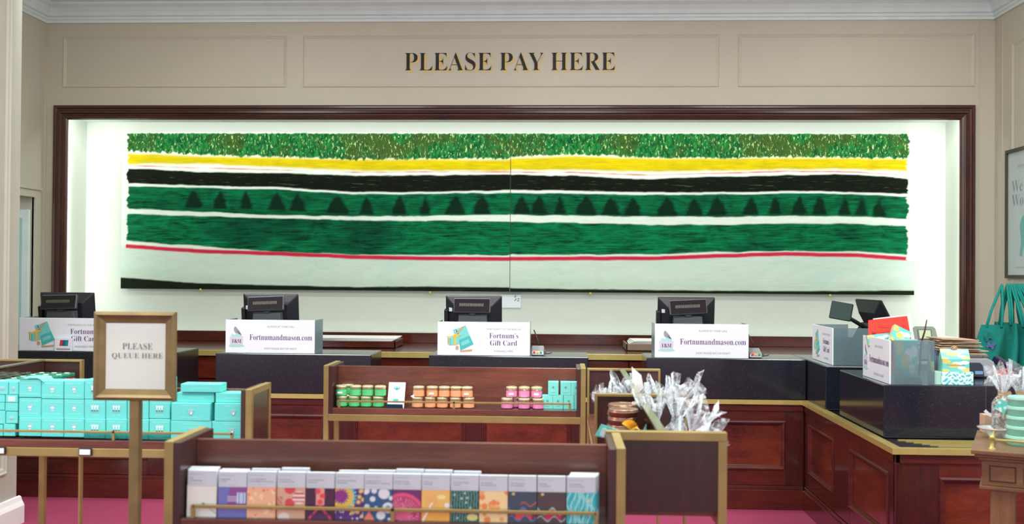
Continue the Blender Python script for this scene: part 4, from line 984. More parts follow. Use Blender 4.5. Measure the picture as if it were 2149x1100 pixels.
rows = [[(876,915.5),(835.5,875.5),(797,834)], [(876.5,917),(838,876),(799,837)], [(877,918),(838.5,876.5),(799,838)], [(879,920),(838.5,878.5),(797,838)], [(879,921),(839,878.5),(797,838.5)], [(880,922),(839.5,879),(797,839)], [(880,923),(840,878.5),(793,839.5)]]
shaded_boxes = []
for ci, (k, a, b) in enumerate(cols):
    for ri, (y0, y1) in enumerate(rows[ci]):
        what = 'tea strainer' if k == 'strainer' else 'tea timer'
        t = put_box(k, a, b, y0, y1, 'turquoise %s box, %s of %s stack of square boxes from the left' % (what, R3[ri], ORD[ci].replace('leftmost', 'first')), rotz=random.uniform(-0.012, 0.012), Y=LY+(0.004 if ri else 0))
        if k == 'timer' and ri == 0: shaded_boxes.append(t)
for t in shaded_boxes:
    b_ = MB(); b_.box(-0.0375, 0.0375, -0.004, -0.001, 0.001, 0.0195); o = b_.build('shade_band', mat('turquoise_painted_shade', (36,146,138), 0.45), None); o.parent = t  # darker teal strip paints the shade low on the box front
    b_ = MB(); b_.text('TEA TIMER', -0.016, 0.016, 0.0085, 0.0115, -0.0046, 0); o2 = b_.build('band_lettering', M_TEAL, None); o2.parent = o
for nm, k, a, b, y0, y1, yy in (('bottom of the left wide stack', 'wide', 358, 443.5, 884, 923, 0), ('middle of the left wide stack', 'wide', 359, 441, 846, 883.5, 0), ('flat box third in the left wide stack', 'flat', 371, 449.5, 824, 844.5, .02), ('flat box on the very top, ends overlapping both wide stacks', 'flat', 379, 463, 806, 823.5, .01),
    ('bottom of the right wide stack', 'wide', 444.5, 527.5, 885, 924, 0), ('middle of the right wide stack', 'wide', 450, 527.5, 846.5, 884.5, 0), ('flat box topping the right wide stack', 'flat', 452, 527.5, 825, 845, .01)):
    put_box(k, a, b, y0, y1, 'wide turquoise tea strainer box, '+nm if k == 'wide' else 'turquoise '+nm, Y=LY+yy, rotz=random.uniform(-0.01, 0.01))
for nm, k, a, b, y0, y1 in (('beside the queue of stacks, bottom right', 'mini', 7, 32, 890, 915.5), ('bottom left', 'mini', -22, 6, 891, 915), ('second row, right', 'mini', 12, 37, 864, 889), ('second row, left', 'mini', -20, 11, 862, 890),
    ('third row with lid closed, right', 'flat', 11, 37.5, 845.5, 863), ('third row, left', 'flat', -20, 10, 845, 861), ('fourth row with a barcode, right', 'barcode', 11.5, 37.5, 829, 845), ('fourth row, left', 'flat', -20, 10.5, 829, 844.5),
    ('top row, right', 'mini', 18, 38.6, 801, 828.5), ('top row, left', 'mini', -8, 17, 800, 828.5)):
    put_box(k, a, b, y0, y1, 'small turquoise carton at the far left edge, '+nm, Y=LY+0.005)
b = MB()  # open lid flap on the first stack
x0, x1 = at(39.5, 790, LY).x, at(92, 790, LY).x; zf = at(60, 796.5, LY).z
vs = []; 
for i in range(9):
    u_ = i/8; zz = zf+0.003+0.004*math.sin(u_*PI)-(0.012*max(0, u_-0.8)/0.2)
    vs += [(x0+(x1-x0)*u_+0.0, LY, zz), (x0+(x1-x0)*u_+0.012, LY+0.055, zz+0.004)]
b.add(vs, [(2*i, 2*i+2, 2*i+3, 2*i+1) for i in range(8)]); b.add([(v[0], v[1], v[2]-0.0012) for v in vs], [(2*i+1, 2*i+3, 2*i+2, 2*i) for i in range(8)])
b.F.append((0, 1, 19, 18)); b.I.append(0); b.S.append(False); b.F.append((17, 16, 34, 35)); b.I.append(0); b.S.append(False)
o = b.build('box_lid', MATS['turquoise_carton'])
tag(o, 'loose turquoise lid flap lying on the leftmost stack of square boxes', 'box lid')

# green and red tins at the far left
def tin(label):
    t = thing('tea_tin', (0,0,0), label, 'tin', 'green and red tins at the far left')
    MB().box(-0.026, 0.026, -0.026, 0.026, 0, 0.13).build('tin_body', mat('tin_red', (196,34,44), 0.35, vary=(90, 0.3)), t, bevel=0.004)
    b = MB(); b.box(-0.0265, 0.0265, -0.0265, 0.0265, 0.02, 0.085); b.build('tin_band', mat('tin_teal_band', (18,130,120), 0.4, vary=(120, 0.5)), t, bevel=0.003)
    ld = MB().box(-0.0275, 0.0275, -0.0275, 0.0275, 0.131, 0.150).build('lid', mat('tin_green_lid', (24,128,98), 0.3, vary=(140, 0.55), coat=0.4), t, bevel=0.005)
    b = MB(); b.ell(0, 0, 0.012, 0.012, 0, 0.001)
    b.V = [Vector((v.x, v.z, 0.1505+v.y)) for v in b.V]; b.build('lid_print', mat('tin_print_white', (220,226,214), 0.5), ld)
    return t
tp = None
for r_ in range(8):
    for c_ in range(3):
        y = 4.10+r_*0.083; x = -2.412+c_*0.060+(0.0 if r_ % 2 else 0.003)
        if r_ < 3 and c_ == 2 and r_ < 1: continue
        lab = 'patterned green lidded tin, %s from the divider in the %s row back' % (ORD[c_].replace('leftmost', 'first'), ORD[r_].replace('leftmost', 'first'))
        if tp is None: tp = tin(lab); tp.location = (x, y, DS-0.011)
        else: dup(tp, (x, y, DS-0.011), lab, rotz=random.uniform(-0.06, 0.06))

# ------------------------------------------------------------------ round copper tins and cellophane bags on the centre stand
p = at(1304, 872, 3.30)
def rtin(label):
    t = thing('round_tin', (0,0,0), label, 'tin', 'round copper tins on the centre stand')
    b = MB(); b.lathe([(0.044,0),(0.046,0.001),(0.046,0.0125)], seg=32); b.build('tin_body', mat('copper_tin', (136,88,64), 0.28, 0.7, vary=(30, 0.2)), t)
    b = MB(); b.lathe([(0.0475,0.0130),(0.0488,0.0136),(0.0488,0.0180),(0.0465,0.0190),(0.0478,0.0205),(0.0478,0.0235),(0.0440,0.0250),(0.0430,0.0240)], seg=32); b.build('lid', mat('copper_lid', (176,136,114), 0.22, 0.8), t)
    return t
rt = None
for s_, (cx, cy, cnt) in enumerate(((0.206, 3.30, 8), (0.214, 3.42, 8))):
    for k in range(cnt):
        lab = 'round copper tin, %s in the %s stack on the centre stand' % (['lowest','second','third','fourth','fifth','sixth','seventh','topmost'][k], ['front','rear'][s_])
        loc = (cx+random.uniform(-0.003,0.003), cy, DS-0.011+k*0.0252)
        if rt is None: rt = rtin(lab); rt.location = loc
        else: dup(rt, loc, lab, rotz=random.uniform(0, 6))
def cello(cx, cy, z0, h, r, label, flare=1.7, neck=0.62, lean=(0,0), seed=0, ribbon=M_TAN, tagc=None, fill=None, seg=40, cat='cellophane bag', group='cellophane gift bags on the centre stand', bow=True):
    rnd = random.Random(seed); t = thing('cellophane_bag', (cx, cy, z0), label, cat, group)
    L = Vector((lean[0], lean[1], 0))
    b = MB(); nl = 12; vs = []
    ph = [rnd.uniform(0, 6.28) for _ in range(6)]
    for j in range(nl+1):
        s = j/nl
        base = 1.0 if s < neck*0.75 else (1-(s-neck*0.75)/(neck*0.25)*0.72 if s < neck else 0.28+(s-neck)/(1-neck)*(flare-0.28))
        for i in range(seg):
            a = 2*PI*i/seg; pl = max(0, s-neck*0.6)/(1-neck*0.6)
            w_ = 1+pl*(0.30*math.sin(a*7+ph[0]+s*2)+0.18*math.sin(a*13+ph[1]))+0.10*math.sin(a*3+ph[2]+s*5)
            rr = r*base*w_; zz = z0+h*(s*(1+(0.14*math.sin(a*3+ph[3])+0.10*math.sin(a*5+ph[4]))*(s > 0.95)))
            vs.append((cx+rr*math.cos(a)+L.x*s*s*h, cy+rr*math.sin(a)*0.8+L.y*s*s*h, zz))
    b.add(vs, [(j*seg+i, j*seg+(i+1)%seg, (j+1)*seg+(i+1)%seg, (j+1)*seg+i) for j in range(nl) for i in range(seg)])
    b.add(vs[:seg], [tuple(reversed(range(seg)))])
    b.build('film', M_CELLO, t)
    nz = z0+h*neck; nx = cx+L.x*neck*neck*h; ny = cy+L.y*neck*neck*h
    if bow:
        b = MB(); b.lathe([(r*0.34, -0.006), (r*0.36, 0), (r*0.34, 0.006)], (nx, ny, nz), 14)
        for sx in (-1, 1):
            b.add([(nx, ny-r*0.36, nz), (nx+sx*r*0.55, ny-r*0.5, nz+r*0.35), (nx+sx*r*0.75, ny-r*0.5, nz+r*0.05), (nx+sx*r*0.45, ny-r*0.5, nz-r*0.15)], [(0,1,2,3) if sx < 0 else (3,2,1,0)])
            b.add([(nx, ny-r*0.36, nz), (nx+sx*r*0.2, ny-r*0.5, nz-r*0.9), (nx+sx*r*0.45, ny-r*0.5, nz-r*0.8), (nx+sx*r*0.12, ny-r*0.38, nz)], [(0,1,2,3)])
        b.build('ribbon', ribbon, t)
    if tagc:
        b = MB(); b.M = Matrix.Translation((nx+r*0.5, ny-r*0.75, nz-r*0.75)) @ Matrix.Rotation(rnd.uniform(-0.6, 0.6), 4, 'Y'); b.box(-r*0.4, r*0.4, 0, 0.001, -r*0.3, r*0.3); b.build('gift_tag', tagc, t)
    if fill:
        fill(t, cx, cy, z0, h*neck, r)
    return t
M_TEALT = mat('teal_tag', (110,212,208), 0.5)
specs = [ # px centre, py base-ish Y, height, radius
 (1263,3.92,.17,.022,'small cellophane bag left of the divider, leftmost at the back',(-.05,0),None),
 (1279,3.98,.185,.028,'small cellophane bag left of the divider, middle at the back',(0,0),None),
 (1303,4.00,.18,.030,'small cellophane bag left of the divider, nearest the divider cap',(.1,0),None),
 (1348,3.98,.215,.034,'cellophane bag right of the divider at the back, with a turquoise tag',(-.35,0),M_TEALT),
 (1378,4.00,.200,.038,'cellophane bag right of the divider at the back, middle of three',(.0,0),None),
 (1405,3.95,.215,.040,'cellophane bag at the back right with a wide square top',(.35,0),None),
 (1383,3.42,.225,.040,'tall cellophane bag behind the front frame, left one',(-.15,0),None),
 (1415,3.45,.235,.044,'tallest cellophane bag behind the front frame, in the middle',(.1,0),None),
 (1440,3.30,.200,.040,'cellophane bag behind the front frame, right one with a tan ribbon end',(.3,0),None),
 (1425,3.05,.175,.050,'broad cellophane bag leaning at the front right of the centre stand',(.35,0),None),
 (1400,2.96,.150,.040,'front cellophane bag with a tan bow and turquoise tag',(.1,-.1),M_TEALT),
 (1455,2.98,.150,.034,'small cellophane bag at the front right corner of the centre stand',(.35,0),None)]
for i, (px, Y, h, r, lab, ln, tg) in enumerate(specs):
    x = at(px, 880, Y).x
    cello(x, Y, DS-0.011, h, r, lab, lean=ln, seed=i*7+1, tagc=tg, bow=(i in (5, 10, 8)), flare=1.3)
p = at(1336, 795, 4.0); b = MB(); b.prism([(p.x-0.022, p.z+0.05), (p.x-0.020, p.z), (p.x+0.004, p.z-0.055), (p.x+0.024, p.z-0.03), (p.x+0.015, p.z+0.018)], 3.96, 3.962)
t = thing('paper_flag', (p.x, 3.96, p.z-0.05), 'pointed white paper sticking up beside the divider', 'card'); b.build('card', M_PAPER, t)
def slip(px, py, Y, pts, m, label, name='gift_tag_card', thick=0.003):
    p = at(px, py, Y); t = thing(name, (p.x, Y, p.z), label, 'card'); b = MB(); s = Y/F_PX
    b.prism([(p.x+a*s, p.z-c_*s) for a, c_ in pts], Y, Y+thick); b.build('card', m, t, bevel=0.0005); return t, p, s
t, p, s = slip(1275, 905, 3.02, [(-26,10),(-13,-14),(24,-3),(22,14),(-12,14)], M_TEAL, 'turquoise card with white sticker tucked beside the round tins'); b = MB(); b.prism([(p.x-16*s, p.z-9*s), (p.x-10*s, p.z+6*s), (p.x-2*s, p.z+4*s), (p.x-8*s, p.z-13*s)], 3.018, 3.02); b.build('sticker', M_WHITE, t)
slip(1342, 905, 3.00, [(-8,10),(-2,-6),(2,10)], M_TEAL, 'small pointed turquoise tag left of the divider cap')
slip(1352, 900, 3.05, [(-6,14),(4,-10),(5,14)], M_TEAL, 'taller pointed turquoise tag next to the divider cap')
p = at(1322, 893, 3.02); t = thing('ribbon_bow', (p.x, 3.02, p.z-0.02), 'golden yellow ribbon bow in front of the round tins', 'ribbon bow')
b = MB()
for k in range(7):
    a = -0.9+k*0.3; b.add([(p.x, 3.02, p.z-0.012), (p.x+0.026*math.sin(a)-0.004, 3.01-0.002*k, p.z-0.012+0.030*math.cos(a)), (p.x+0.026*math.sin(a+.26), 3.022-0.002*k, p.z-0.012+0.030*math.cos(a+.26))], [(0,1,2)])
b.tube([(p.x+0.004, 3.015, p.z-0.012), (p.x+0.018, 3.0, p.z-0.004), (p.x+0.028, 3.01, p.z-0.016)], 0.004, 6)
b.build('bow_loops', M_YEL, t)

# ------------------------------------------------------------------ queue sign on a pole
QY = 3.30
x0, x1, z0, z1 = px_box(200, 654.5, 371, 840, QY)
t = thing('queue_sign', ((x0+x1)/2, QY, 0), 'brass framed PLEASE QUEUE HERE sign on a square pole', 'sign')
iw = at(223, 750, QY).x-x0; b = MB()
fr = [(0,0),(0.0,-0.014),(0.010,-0.018),(iw*0.5,-0.010),(iw,-0.004),(iw,0.0)]
pts = [(x0,z0,1,1),(x0,z1,1,-1),(x1,z1,-1,-1),(x1,z0,-1,1)]; n = len(fr)
vs = [(x+sx*p_, QY+q_, z+sz*p_) for (x,z,sx,sz) in pts for (p_,q_) in fr]
b.add(vs, [(i*n+j, ((i+1)%4)*n+j, ((i+1)%4)*n+(j+1)%n, i*n+(j+1)%n) for i in range(4) for j in range(n)]); b.build('sign_frame', M_BRONZE, t)
bk = MB().box(x0+iw*0.6, x1-iw*0.6, QY-0.003, QY+0.001, z0+iw*0.6, z1-iw*0.6).build('backing', mat('sign_paper', (192,196,188), 0.6), t)
MB().box(x0+0.002, x1-0.002, QY+0.0015, QY+0.006, z0+0.002, z1-0.002).build('back_plate', M_BRONZE, t)
b = MB(); a0,a1,c0,c1 = px_box(258, 720, 321, 733, QY); b.text('PLEASE', a0, a1, c0, c1, QY-0.0045, 0, True, -0.012)
a0,a1,c0,c1 = px_box(236, 741, 343, 754, QY); b.text('QUEUE HERE', a0, a1, c0, c1, QY-0.0045, 0, True, -0.012); b.build('lettering', mat('sign_grey_letters', (112,106,104), 0.6), bk)
xc = at(284, 900, QY).x; b = MB(); b.box(xc-0.0165, xc+0.0165, QY-0.012, QY+0.020, 0.01, z0+0.002); b.build('pole', M_BRONZE, t, bevel=0.003)
MB().box(xc-0.13, xc+0.13, QY-0.12, QY+0.13, 0, 0.012).build('base_plate', M_BRONZE, t, bevel=0.003)

# ------------------------------------------------------------------ poster on the right wall
pa = atx(2116, 317, WXR); pb = atx(2116, 584, WXR); y1 = pa.y; zt, zb = pa.z, pb.z; W = 1.0; H = zt-zb
t = thing('framed_poster', (WXR-0.03, y1-W/2, zb), 'framed pale poster on the right wall, cut by the picture edge', 'poster')
PM = RZ(-PI/2, (WXR-0.001, y1, zb))
b = MB(); b.M = PM; b.box(0, W, -0.03, 0, 0, 0.03).box(0, W, -0.03, 0, H-0.03, H).box(0, 0.03, -0.03, 0, 0.03, H-0.03).box(W-0.03, W, -0.03, 0, 0.03, H-0.03); b.build('poster_frame', mat('pewter_frame', (92,86,76), 0.35, 0.5), t)
b = MB(); b.M = PM; b.box(0.03, W-0.03, -0.012, -0.002, 0.03, H-0.03); pp = b.build('poster_print', mat('poster_paper', (200,212,216), 0.3), t)
PG, PT = mat('poster_grey', (140,156,162), 0.6), mat('poster_tan', (186,176,146), 0.6)
for tx, u0, u1, v0, v1, sf, of, mm in (('TO NEAR AND FAR', 0.22, 0.78, .845, .868, False, 0, PT), ('We Deliver', 0.11, 0.89, .665, .755, True, -0.014, PG), ('Worldwide', 0.11, 0.89, .555, .645, True, -0.014, PG), ('FORTNUMANDMASON.COM', 0.2, 0.8, .075, .09, False, 0, PT)):
    b = MB(); b.M = PM; b.text(tx, u0, u1, H*v0, H*v1, -0.0135, 0, sf, of); b.build('lettering', mm, pp)
b = MB(); b.M = PM
b.prism([(0.27, H*.17), (0.30, H*.30), (0.27, H*.40), (0.32, H*.47), (0.52, H*.49), (0.64, H*.46), (0.68, H*.33), (0.66, H*.17), (0.60, H*.17), (0.58, H*.29), (0.44, H*.28), (0.42, H*.17), (0.36, H*.17), (0.35, H*.27), (0.32, H*.17)], -0.0135, -0.012)
b.build('animal_picture', mat('poster_teal', (118,186,190), 0.6), pp)

# ------------------------------------------------------------------ teal tote bags hanging at the right
rail = MB(); q = at(2118, 600, 8.62)
t = thing('bag_rail', (4.05, 8.62, 1.55), 'short metal hook rail that carries the teal tote bags', 'hook rail')
rail.tube([(q.x-0.02, 8.60, q.z+0.005), (q.x+0.02, 8.60, q.z-0.01), (WXR, 8.62, q.z-0.01)], 0.008); rail.build('rail_bar', M_SILV, t)
def tote(cx, Y, w_, h_, yaw, sl, label, front=False, seed=0):
    rnd = random.Random(seed); zt = 1.50; t = thing('tote_bag', (cx, Y, zt-0.9), label, 'bag', 'teal tote bags hanging on the rail'); M = RZ(yaw, (cx, Y, 0))
    ztop = zt-0.285+rnd.uniform(-0.01, 0.01)
    b = MB(); b.M = M; nx, nz = 8, 8; vs = []
    for s in (0, 1):
        for j in range(nz+1):
            for i in range(nx+1):
                u_, v_ = i/nx, j/nz; x = (u_-0.5)*w_*(0.90+0.10*(1-v_)) + sl*(1-v_); z = ztop-(1-v_)*h_
                vs.append((x, (s-0.5)*(0.035*(1-v_)+0.010)+0.012*math.sin(v_*5+u_*4+rnd.random()*0.3), z))
    N = (nx+1)*(nz+1); fs = []
    for j in range(nz):
        for i in range(nx):
            k = j*(nx+1)+i; fs += [(k, k+1, k+nx+2, k+nx+1), (N+k+1, N+k, N+k+nx+1, N+k+nx+2)]
    for j in range(nz):
        k = j*(nx+1); fs += [(N+k, k, k+nx+1, N+k+nx+1), (k+nx, N+k+nx, N+k+2*nx+1, k+2*nx+1)]
    for i in range(nx): fs += [(i+1, i, N+i, N+i+1)]
    b.add(vs, fs, 0, True); bb = b.build('bag_body', M_TEALB, t)
    hk = Vector((cx*0.25+q.x*0.75+0.12*(cx-3.6), 8.60, q.z)); hk = M.inverted() @ hk
    for s in (-1, 1):
        b = MB(); b.M = M; pth = [(-w_*0.26, s*0.008, ztop-0.02)]
        for k in range(1, 12):
            a = k/12; pth.append(((-w_*0.26)*(1-a)+w_*0.26*a if False else hk.x*math.sin(a*PI)**0.8+(-w_*0.26*(1-a)+w_*0.26*a)*(1-math.sin(a*PI)**2*0.9), hk.y*math.sin(a*PI)**0.8+s*0.01, ztop-0.02+(hk.z-ztop+0.03)*math.sin(a*PI)**0.75))
        pth.append((w_*0.26, s*0.008, ztop-0.02)); b.tube(pth, 0.011, 6); b.build('handle', M_TEALB, t)
    if front:
        b = MB(); b.M = M
        y = -0.034
        for (u_, v_, sc_, mm, an) in ((-0.035, 0.78, 0.5, 1, 0.5), (0.03, 0.62, 0.5, 0, -0.35)):
            ox, oz = u_*1.0*w_/0.36+sl*(1-v_), ztop-(1-v_)*h_
            wing = [(0,0),(-.05,.05),(-.07,.02),(-.06,-.02),(-.07,-.05),(-.04,-.07),(0,-.03),(.04,-.07),(.06,-.04),(.05,0),(.07,.04),(.04,.06)]
            b.prism([(ox+sc_*(x*math.cos(an)-z*math.sin(an))*0.9, oz+sc_*(x*math.sin(an)+z*math.cos(an))) for x, z in wing], y, y+0.03, mm)
        b.build('printed_motif', [mat('bag_lilac_print', (92,110,168), 0.7), mat('bag_green_print', (26,120,120), 0.7)], bb)
    return t
tote(3.49, 8.40, 0.21, 0.42, -0.3, -0.11, 'teal tote bag with printed butterflies, leftmost on the rail', True, 1)
for k in range(6):
    tote(3.625+k*0.085, 8.50-0.03*(k % 2), 0.30, 0.50+0.02*(k % 3), -1.42, 0.0, 'teal tote bag hanging edge on, %s behind the printed one' % ['first','second','third','fourth','fifth','sixth'][k], False, k+2)

# ------------------------------------------------------------------ clutter on the right wing
SP = [(.55,.62,.20,1),(.12,.80,.20,0),(.82,.72,.17,1),(.42,.48,.22,0),(.08,.06,.17,0),(.90,.12,.19,0),(.72,.30,.15,1)]
def spotted(U, V):
    C = paint(U, V, (104,206,198))
    for u_, v_, r_, k in SP: C = mixm(C, disc(U, V, u_, v_, r_, 1.2), (222,200,110) if k == 0 else (240,240,244))
    return C
def spots_sheet(name, t, x0, x1, z0, z1, y, M=None, thick=0.004, fn=spotted): return grid_panel(name, t, x0, x1, z0, z1, y, 40, 40, fn, M_WRAP, thick=thick, M=M)
def spots_sheet2(U, V):
    C = spotted(U, V); C = mixm(C, (np.abs(U-.5)<.02)*(np.abs(V-.3)<.2)*(np.sin(V*90)>0)*.5, (20,60,70)); return mixm(C, (V<.5)*(np.sin(V*110)>.75)*.25, (60,130,130))
# items standing in the front acrylic board: Y between 5.55 and 5.95
t = thing('spotted_packet', (1.88, 5.66, GZ), 'tall turquoise packet with gold and white spots behind the acrylic', 'packet')
x0, x1, z0, z1 = px_box(1882, 713, 1926, 806, 5.64); spots_sheet('packet_sleeve', t, x0, x1, GZ+0.002, z1, 5.64, thick=0.05, fn=spots_sheet2)
t = thing('dark_pouch', (1.93, 5.58, GZ), 'small slate grey pouch at the foot of the spotted packet', 'pouch')
x0, x1, z0, z1 = px_box(1897, 790, 1934, 806, 5.59); b = MB(); b.prism([(x0, GZ+0.002), (x0+0.012, z1), (x1-0.01, z1-0.008), (x1, GZ+0.002)], 5.575, 5.60); b.build('pouch_body', mat('slate', (56,74,92), 0.5), t, bevel=0.003)
t = thing('spotted_packet', (1.92, 5.86, GZ+0.1), 'tilted turquoise packet with gold spots on top of the acrylic box', 'packet')
p = at(1891, 705, 5.80); spots_sheet('packet_sleeve', t, -0.052, 0.052, -0.052, 0.052, 0, M=Matrix.Translation(p) @ Matrix.Rotation(0.45, 4, 'Y') @ Matrix.Rotation(-0.5, 4, 'X'), thick=0.03)
t = thing('spotted_packet', (1.80, 5.88, GZ+0.1), 'flat turquoise and gold packet lying behind the tilted one', 'packet')
p = at(1846, 712, 5.86); spots_sheet('packet_sleeve', t, -0.065, 0.065, -0.03, 0.03, 0, M=Matrix.Translation(p) @ Matrix.Rotation(-0.12, 4, 'Y') @ Matrix.Rotation(-0.3, 4, 'X'), thick=0.03)
def form(px, py, Y, w_, h_, ry, m, label, print_=True):
    p = at(px, py, Y); t = thing('paper_form', (p.x, Y, p.z-h_/2), label, 'paper', 'paper forms in the acrylic box'); M = Matrix.Translation(p) @ Matrix.Rotation(ry, 4, 'Y') @ Matrix.Rotation(-0.15, 4, 'X')
    b = MB(); b.M = M; b.box(-w_/2, w_/2, 0, 0.002, -h_/2, h_/2); b.build('sheet', m, t)
    if print_:
        b = MB(); b.M = M; y = -0.0008; X_ = lambda u_: (u_-0.5)*w_; Z_ = lambda v_: (v_-0.5)*h_
        b.text('Staff Change Form', X_(.35), X_(.62), Z_(.86), Z_(.885), y)
        for (u0, u1, v0, v1) in ((.1,.75,.78,.785),(.1,.75,.70,.705),(.15,.75,.63,.635),(.1,.104,.70,.785),(.75,.754,.63,.785),(.42,.55,.715,.765),(.15,.40,.64,.69),(.1,.22,.715,.765),(.1,.8,.52,.525),(.1,.104,.3,.525),(.18,.184,.3,.5),(.45,.454,.3,.5),(.5,.504,.3,.5),(.2,.8,.42,.425)): b.box(X_(u0), X_(u1), y, 0, Z_(v0), Z_(v1))
        b.build('form_print', mat('form_red_ink', (150,24,28), 0.7), t)
    return t
form(1880, 715, 5.93, 0.21, 0.28, -0.13, M_PAPER, 'white sheet rearmost behind the red forms', False)
form(1872, 722, 5.91, 0.22, 0.297, -0.12, M_RED, 'tilted red printed form behind the other red form')
form(1859, 728, 5.885, 0.19, 0.29, 0.02, M_RED, 'front red printed form standing in the acrylic box')
# desk phone
p = at(1942, 707, 6.95); t = thing('desk_phone', (p.x, 6.95, GZ), 'grey green card terminal with small lit screen behind the red forms', 'telephone')
M = Matrix.Translation((p.x, 6.95, p.z)) @ Matrix.Rotation(-0.35, 4, 'X')
b = MB(); b.M = M; b.prism([(-0.10,GZ+0.012-p.z),(-0.088,-0.13),(-0.075,0.06),(-0.06,0.075),(0.06,0.075),(0.075,0.06),(0.095,-0.13),(0.10,GZ+0.012-p.z)], 0, 0.04); b.build('phone_body', mat('phone_grey', (136,148,136), 0.45), t, bevel=0.006)
b = MB(); b.M = M; b.box(-0.048, 0.044, -0.004, 0, -0.022, 0.052, 0); b.build('screen_bezel', mat('bezel_grey', (92,104,98), 0.4), t, bevel=0.002)
b = MB(); b.M = M; b.box(-0.040, 0.036, -0.006, -0.004, -0.013, 0.044); b.build('screen', mat('lcd_green', (196,214,170), 0.3), t)
b = MB(); b.M = M
for r_ in range(2):
    for c_ in range(5): b.ell(-0.05+c_*0.024, -0.045-r_*0.03, 0.006, 0.006, -0.004, 0, c_ % 2)
b.build('buttons', [M_WHITE, M_DKGREY], t)
# pen pot
p = at(1962, 790, 5.85); t = thing('pen_pot', (p.x, 5.85, GZ), 'clear pot of pens beside the spotted box', 'pen pot')
b = MB(); b.lathe([(0.036,0),(0.036,0.13)], (p.x, 5.85, GZ+0.001), 20, caps=False); b.build('pot_wall', M_CLEAR, t)
for k, (dx, dz, m_, lab) in enumerate(((-0.022, 0.19, M_BLACK, 'tall black pen leftmost in the pen pot'), (-0.012, 0.15, M_DGREY, 'grey pen in the pen pot'), (0.004, 0.155, mat('pen_blue', (40,70,130), 0.4), 'blue pen in the pen pot'), (0.018, 0.15, M_BLACK, 'black pen rightmost in the pen pot'), (-0.024, 0.10, mat('highlighter', (170,220,50), 0.4), 'lime green highlighter in the pen pot'))):
    o = MB(); yy = 5.83+0.012*k if k < 4 else 5.822
    o.tube([(p.x+dx*0.8, yy, GZ+0.004), (p.x+dx*1.1, yy, GZ+dz)], 0.006 if k < 4 else 0.011, 8); oo = o.build('pen', m_); tag(oo, lab, 'pen', 'pens in the pot')
o = MB(); a_ = at(1933, 721, 5.98); c_ = at(1945, 671, 5.98); o.tube([(a_.x-0.01, 5.98, GZ+0.004), a_, (a_+c_)/2+Vector((0.004,0,0)), c_], [0.006,0.006,0.005,0.003], 8); oo = o.build('wooden_stick', mat('dark_stick', (70,42,40), 0.5)); tag(oo, 'thin dark brown stick pointing up behind the spotted packets', 'stick')
# spotted gift box on the scroll patterned box
p = at(2004, 806, 5.54); GX = p.x
def scroll(U, V):
    C = paint(U, V, (214,236,238)); k = np.sin(U*26+3*np.sin(V*9+1.5*np.sin(U*12)))+np.sin(V*16+2.6*np.sin(U*17)); return mixm(C, (k>.55).astype(float), (54,190,192))
x0, x1, z0, z1 = px_box(1976, 781, 2043, 806, 5.52); zb = GZ
t = thing('scroll_box', ((x0+x1)/2, 5.55, GZ), 'low white box with turquoise scroll pattern under the spotted gift box', 'box'); MB().box(x0-0.035, x1, 5.525, 5.60, GZ+0.001, z1).build('carton', mat('mint_carton', (176,222,208), 0.5), t, bevel=0.001)
grid_panel('scroll_front', t, x0, x1, GZ+0.002, z1-0.001, 5.522, 90, 34, scroll, M_WRAP)
zs = z1+0.001; x0, x1, _, z1 = px_box(1976, 733, 2036, 781, 5.54)
t = thing('spotted_gift_box', ((x0+x1)/2, 5.56, zs), 'turquoise gift box with gold and white spots and peaked top', 'box')
hm = zs+(z1-zs)*0.55
MB().box(x0+0.004, x1-0.004, 5.541, 5.595, zs, hm).build('carton', M_TEAL, t); spots_sheet('spotted_front', t, x0+0.004, x1-0.004, zs, hm, 5.539, thick=0.001)
Mt = Matrix.Translation((0, 5.539, hm)) @ Matrix.Rotation(-0.45, 4, 'X'); spots_sheet('spotted_roof', t, x0, x1, 0, (z1-hm)*1.1, 0, M=Mt, thick=0.002)
b = MB(); zz = hm+(z1-hm)*1.0; b.prismx([(5.5415, hm), (5.566, zz-0.001), (5.570, zz-0.001), (5.595, hm)], x0+0.004, x1-0.004); b.build('peaked_top', M_TEAL, t)
b = MB(); b.text('FORTNUM & MASON', x0+0.03, x1-0.03, zs+0.030, zs+0.036, 5.5375, 0); b.build('lettering', M_DKGREY, t)
b = MB(); b.tube([((x0+x1)/2+0.016*math.cos(a), 5.562, z1+0.004+0.008*math.sin(a)) for a in np.linspace(0, 2*PI, 14)], 0.003, 6); b.box((x0+x1)/2-0.008, (x0+x1)/2+0.006, 5.555, 5.57, z1+0.003, z1+0.018); b.build('bow', M_TAN, t)
# printer with brown paper bags stacked on it
x0, x1 = at(1985, 780, 5.95).x, at(2088, 780, 5.95).x; zt = at(2040, 752, 5.95).z; zb = GZ
t = thing('label_printer', ((x0+x1)/2, 5.99, GZ), 'silver and black desk printer under the stack of brown paper bags', 'printer')
b = MB(); b.prism([(x0, zb+0.002), (x0, zt-0.01), (x0+0.01, zt), (x1-0.04, zt), (x1-0.006, zt-0.018), (x1, zt-0.03), (x1-0.008, zb+0.002)], 5.95, 6.25); b.build('printer_body', M_SILV, t, bevel=0.008, seg=3)
b = MB(); b.prism([(x0+0.02, zb+0.003), (x0+0.02, zb+0.085), (x1-0.085, zb+0.085), (x1-0.07, zb+0.07), (x1-0.06, zb+0.003)], 5.94, 5.952); b.build('front_recess', mat('printer_navy', (30,36,58), 0.25, coat=0.4), t, bevel=0.004)
b = MB(); b.box(x1-0.115, x1-0.072, 5.937, 5.941, zb+0.02, zb+0.038); b.build('blue_label', mat('printer_blue_label', (120,160,200), 0.4), t)
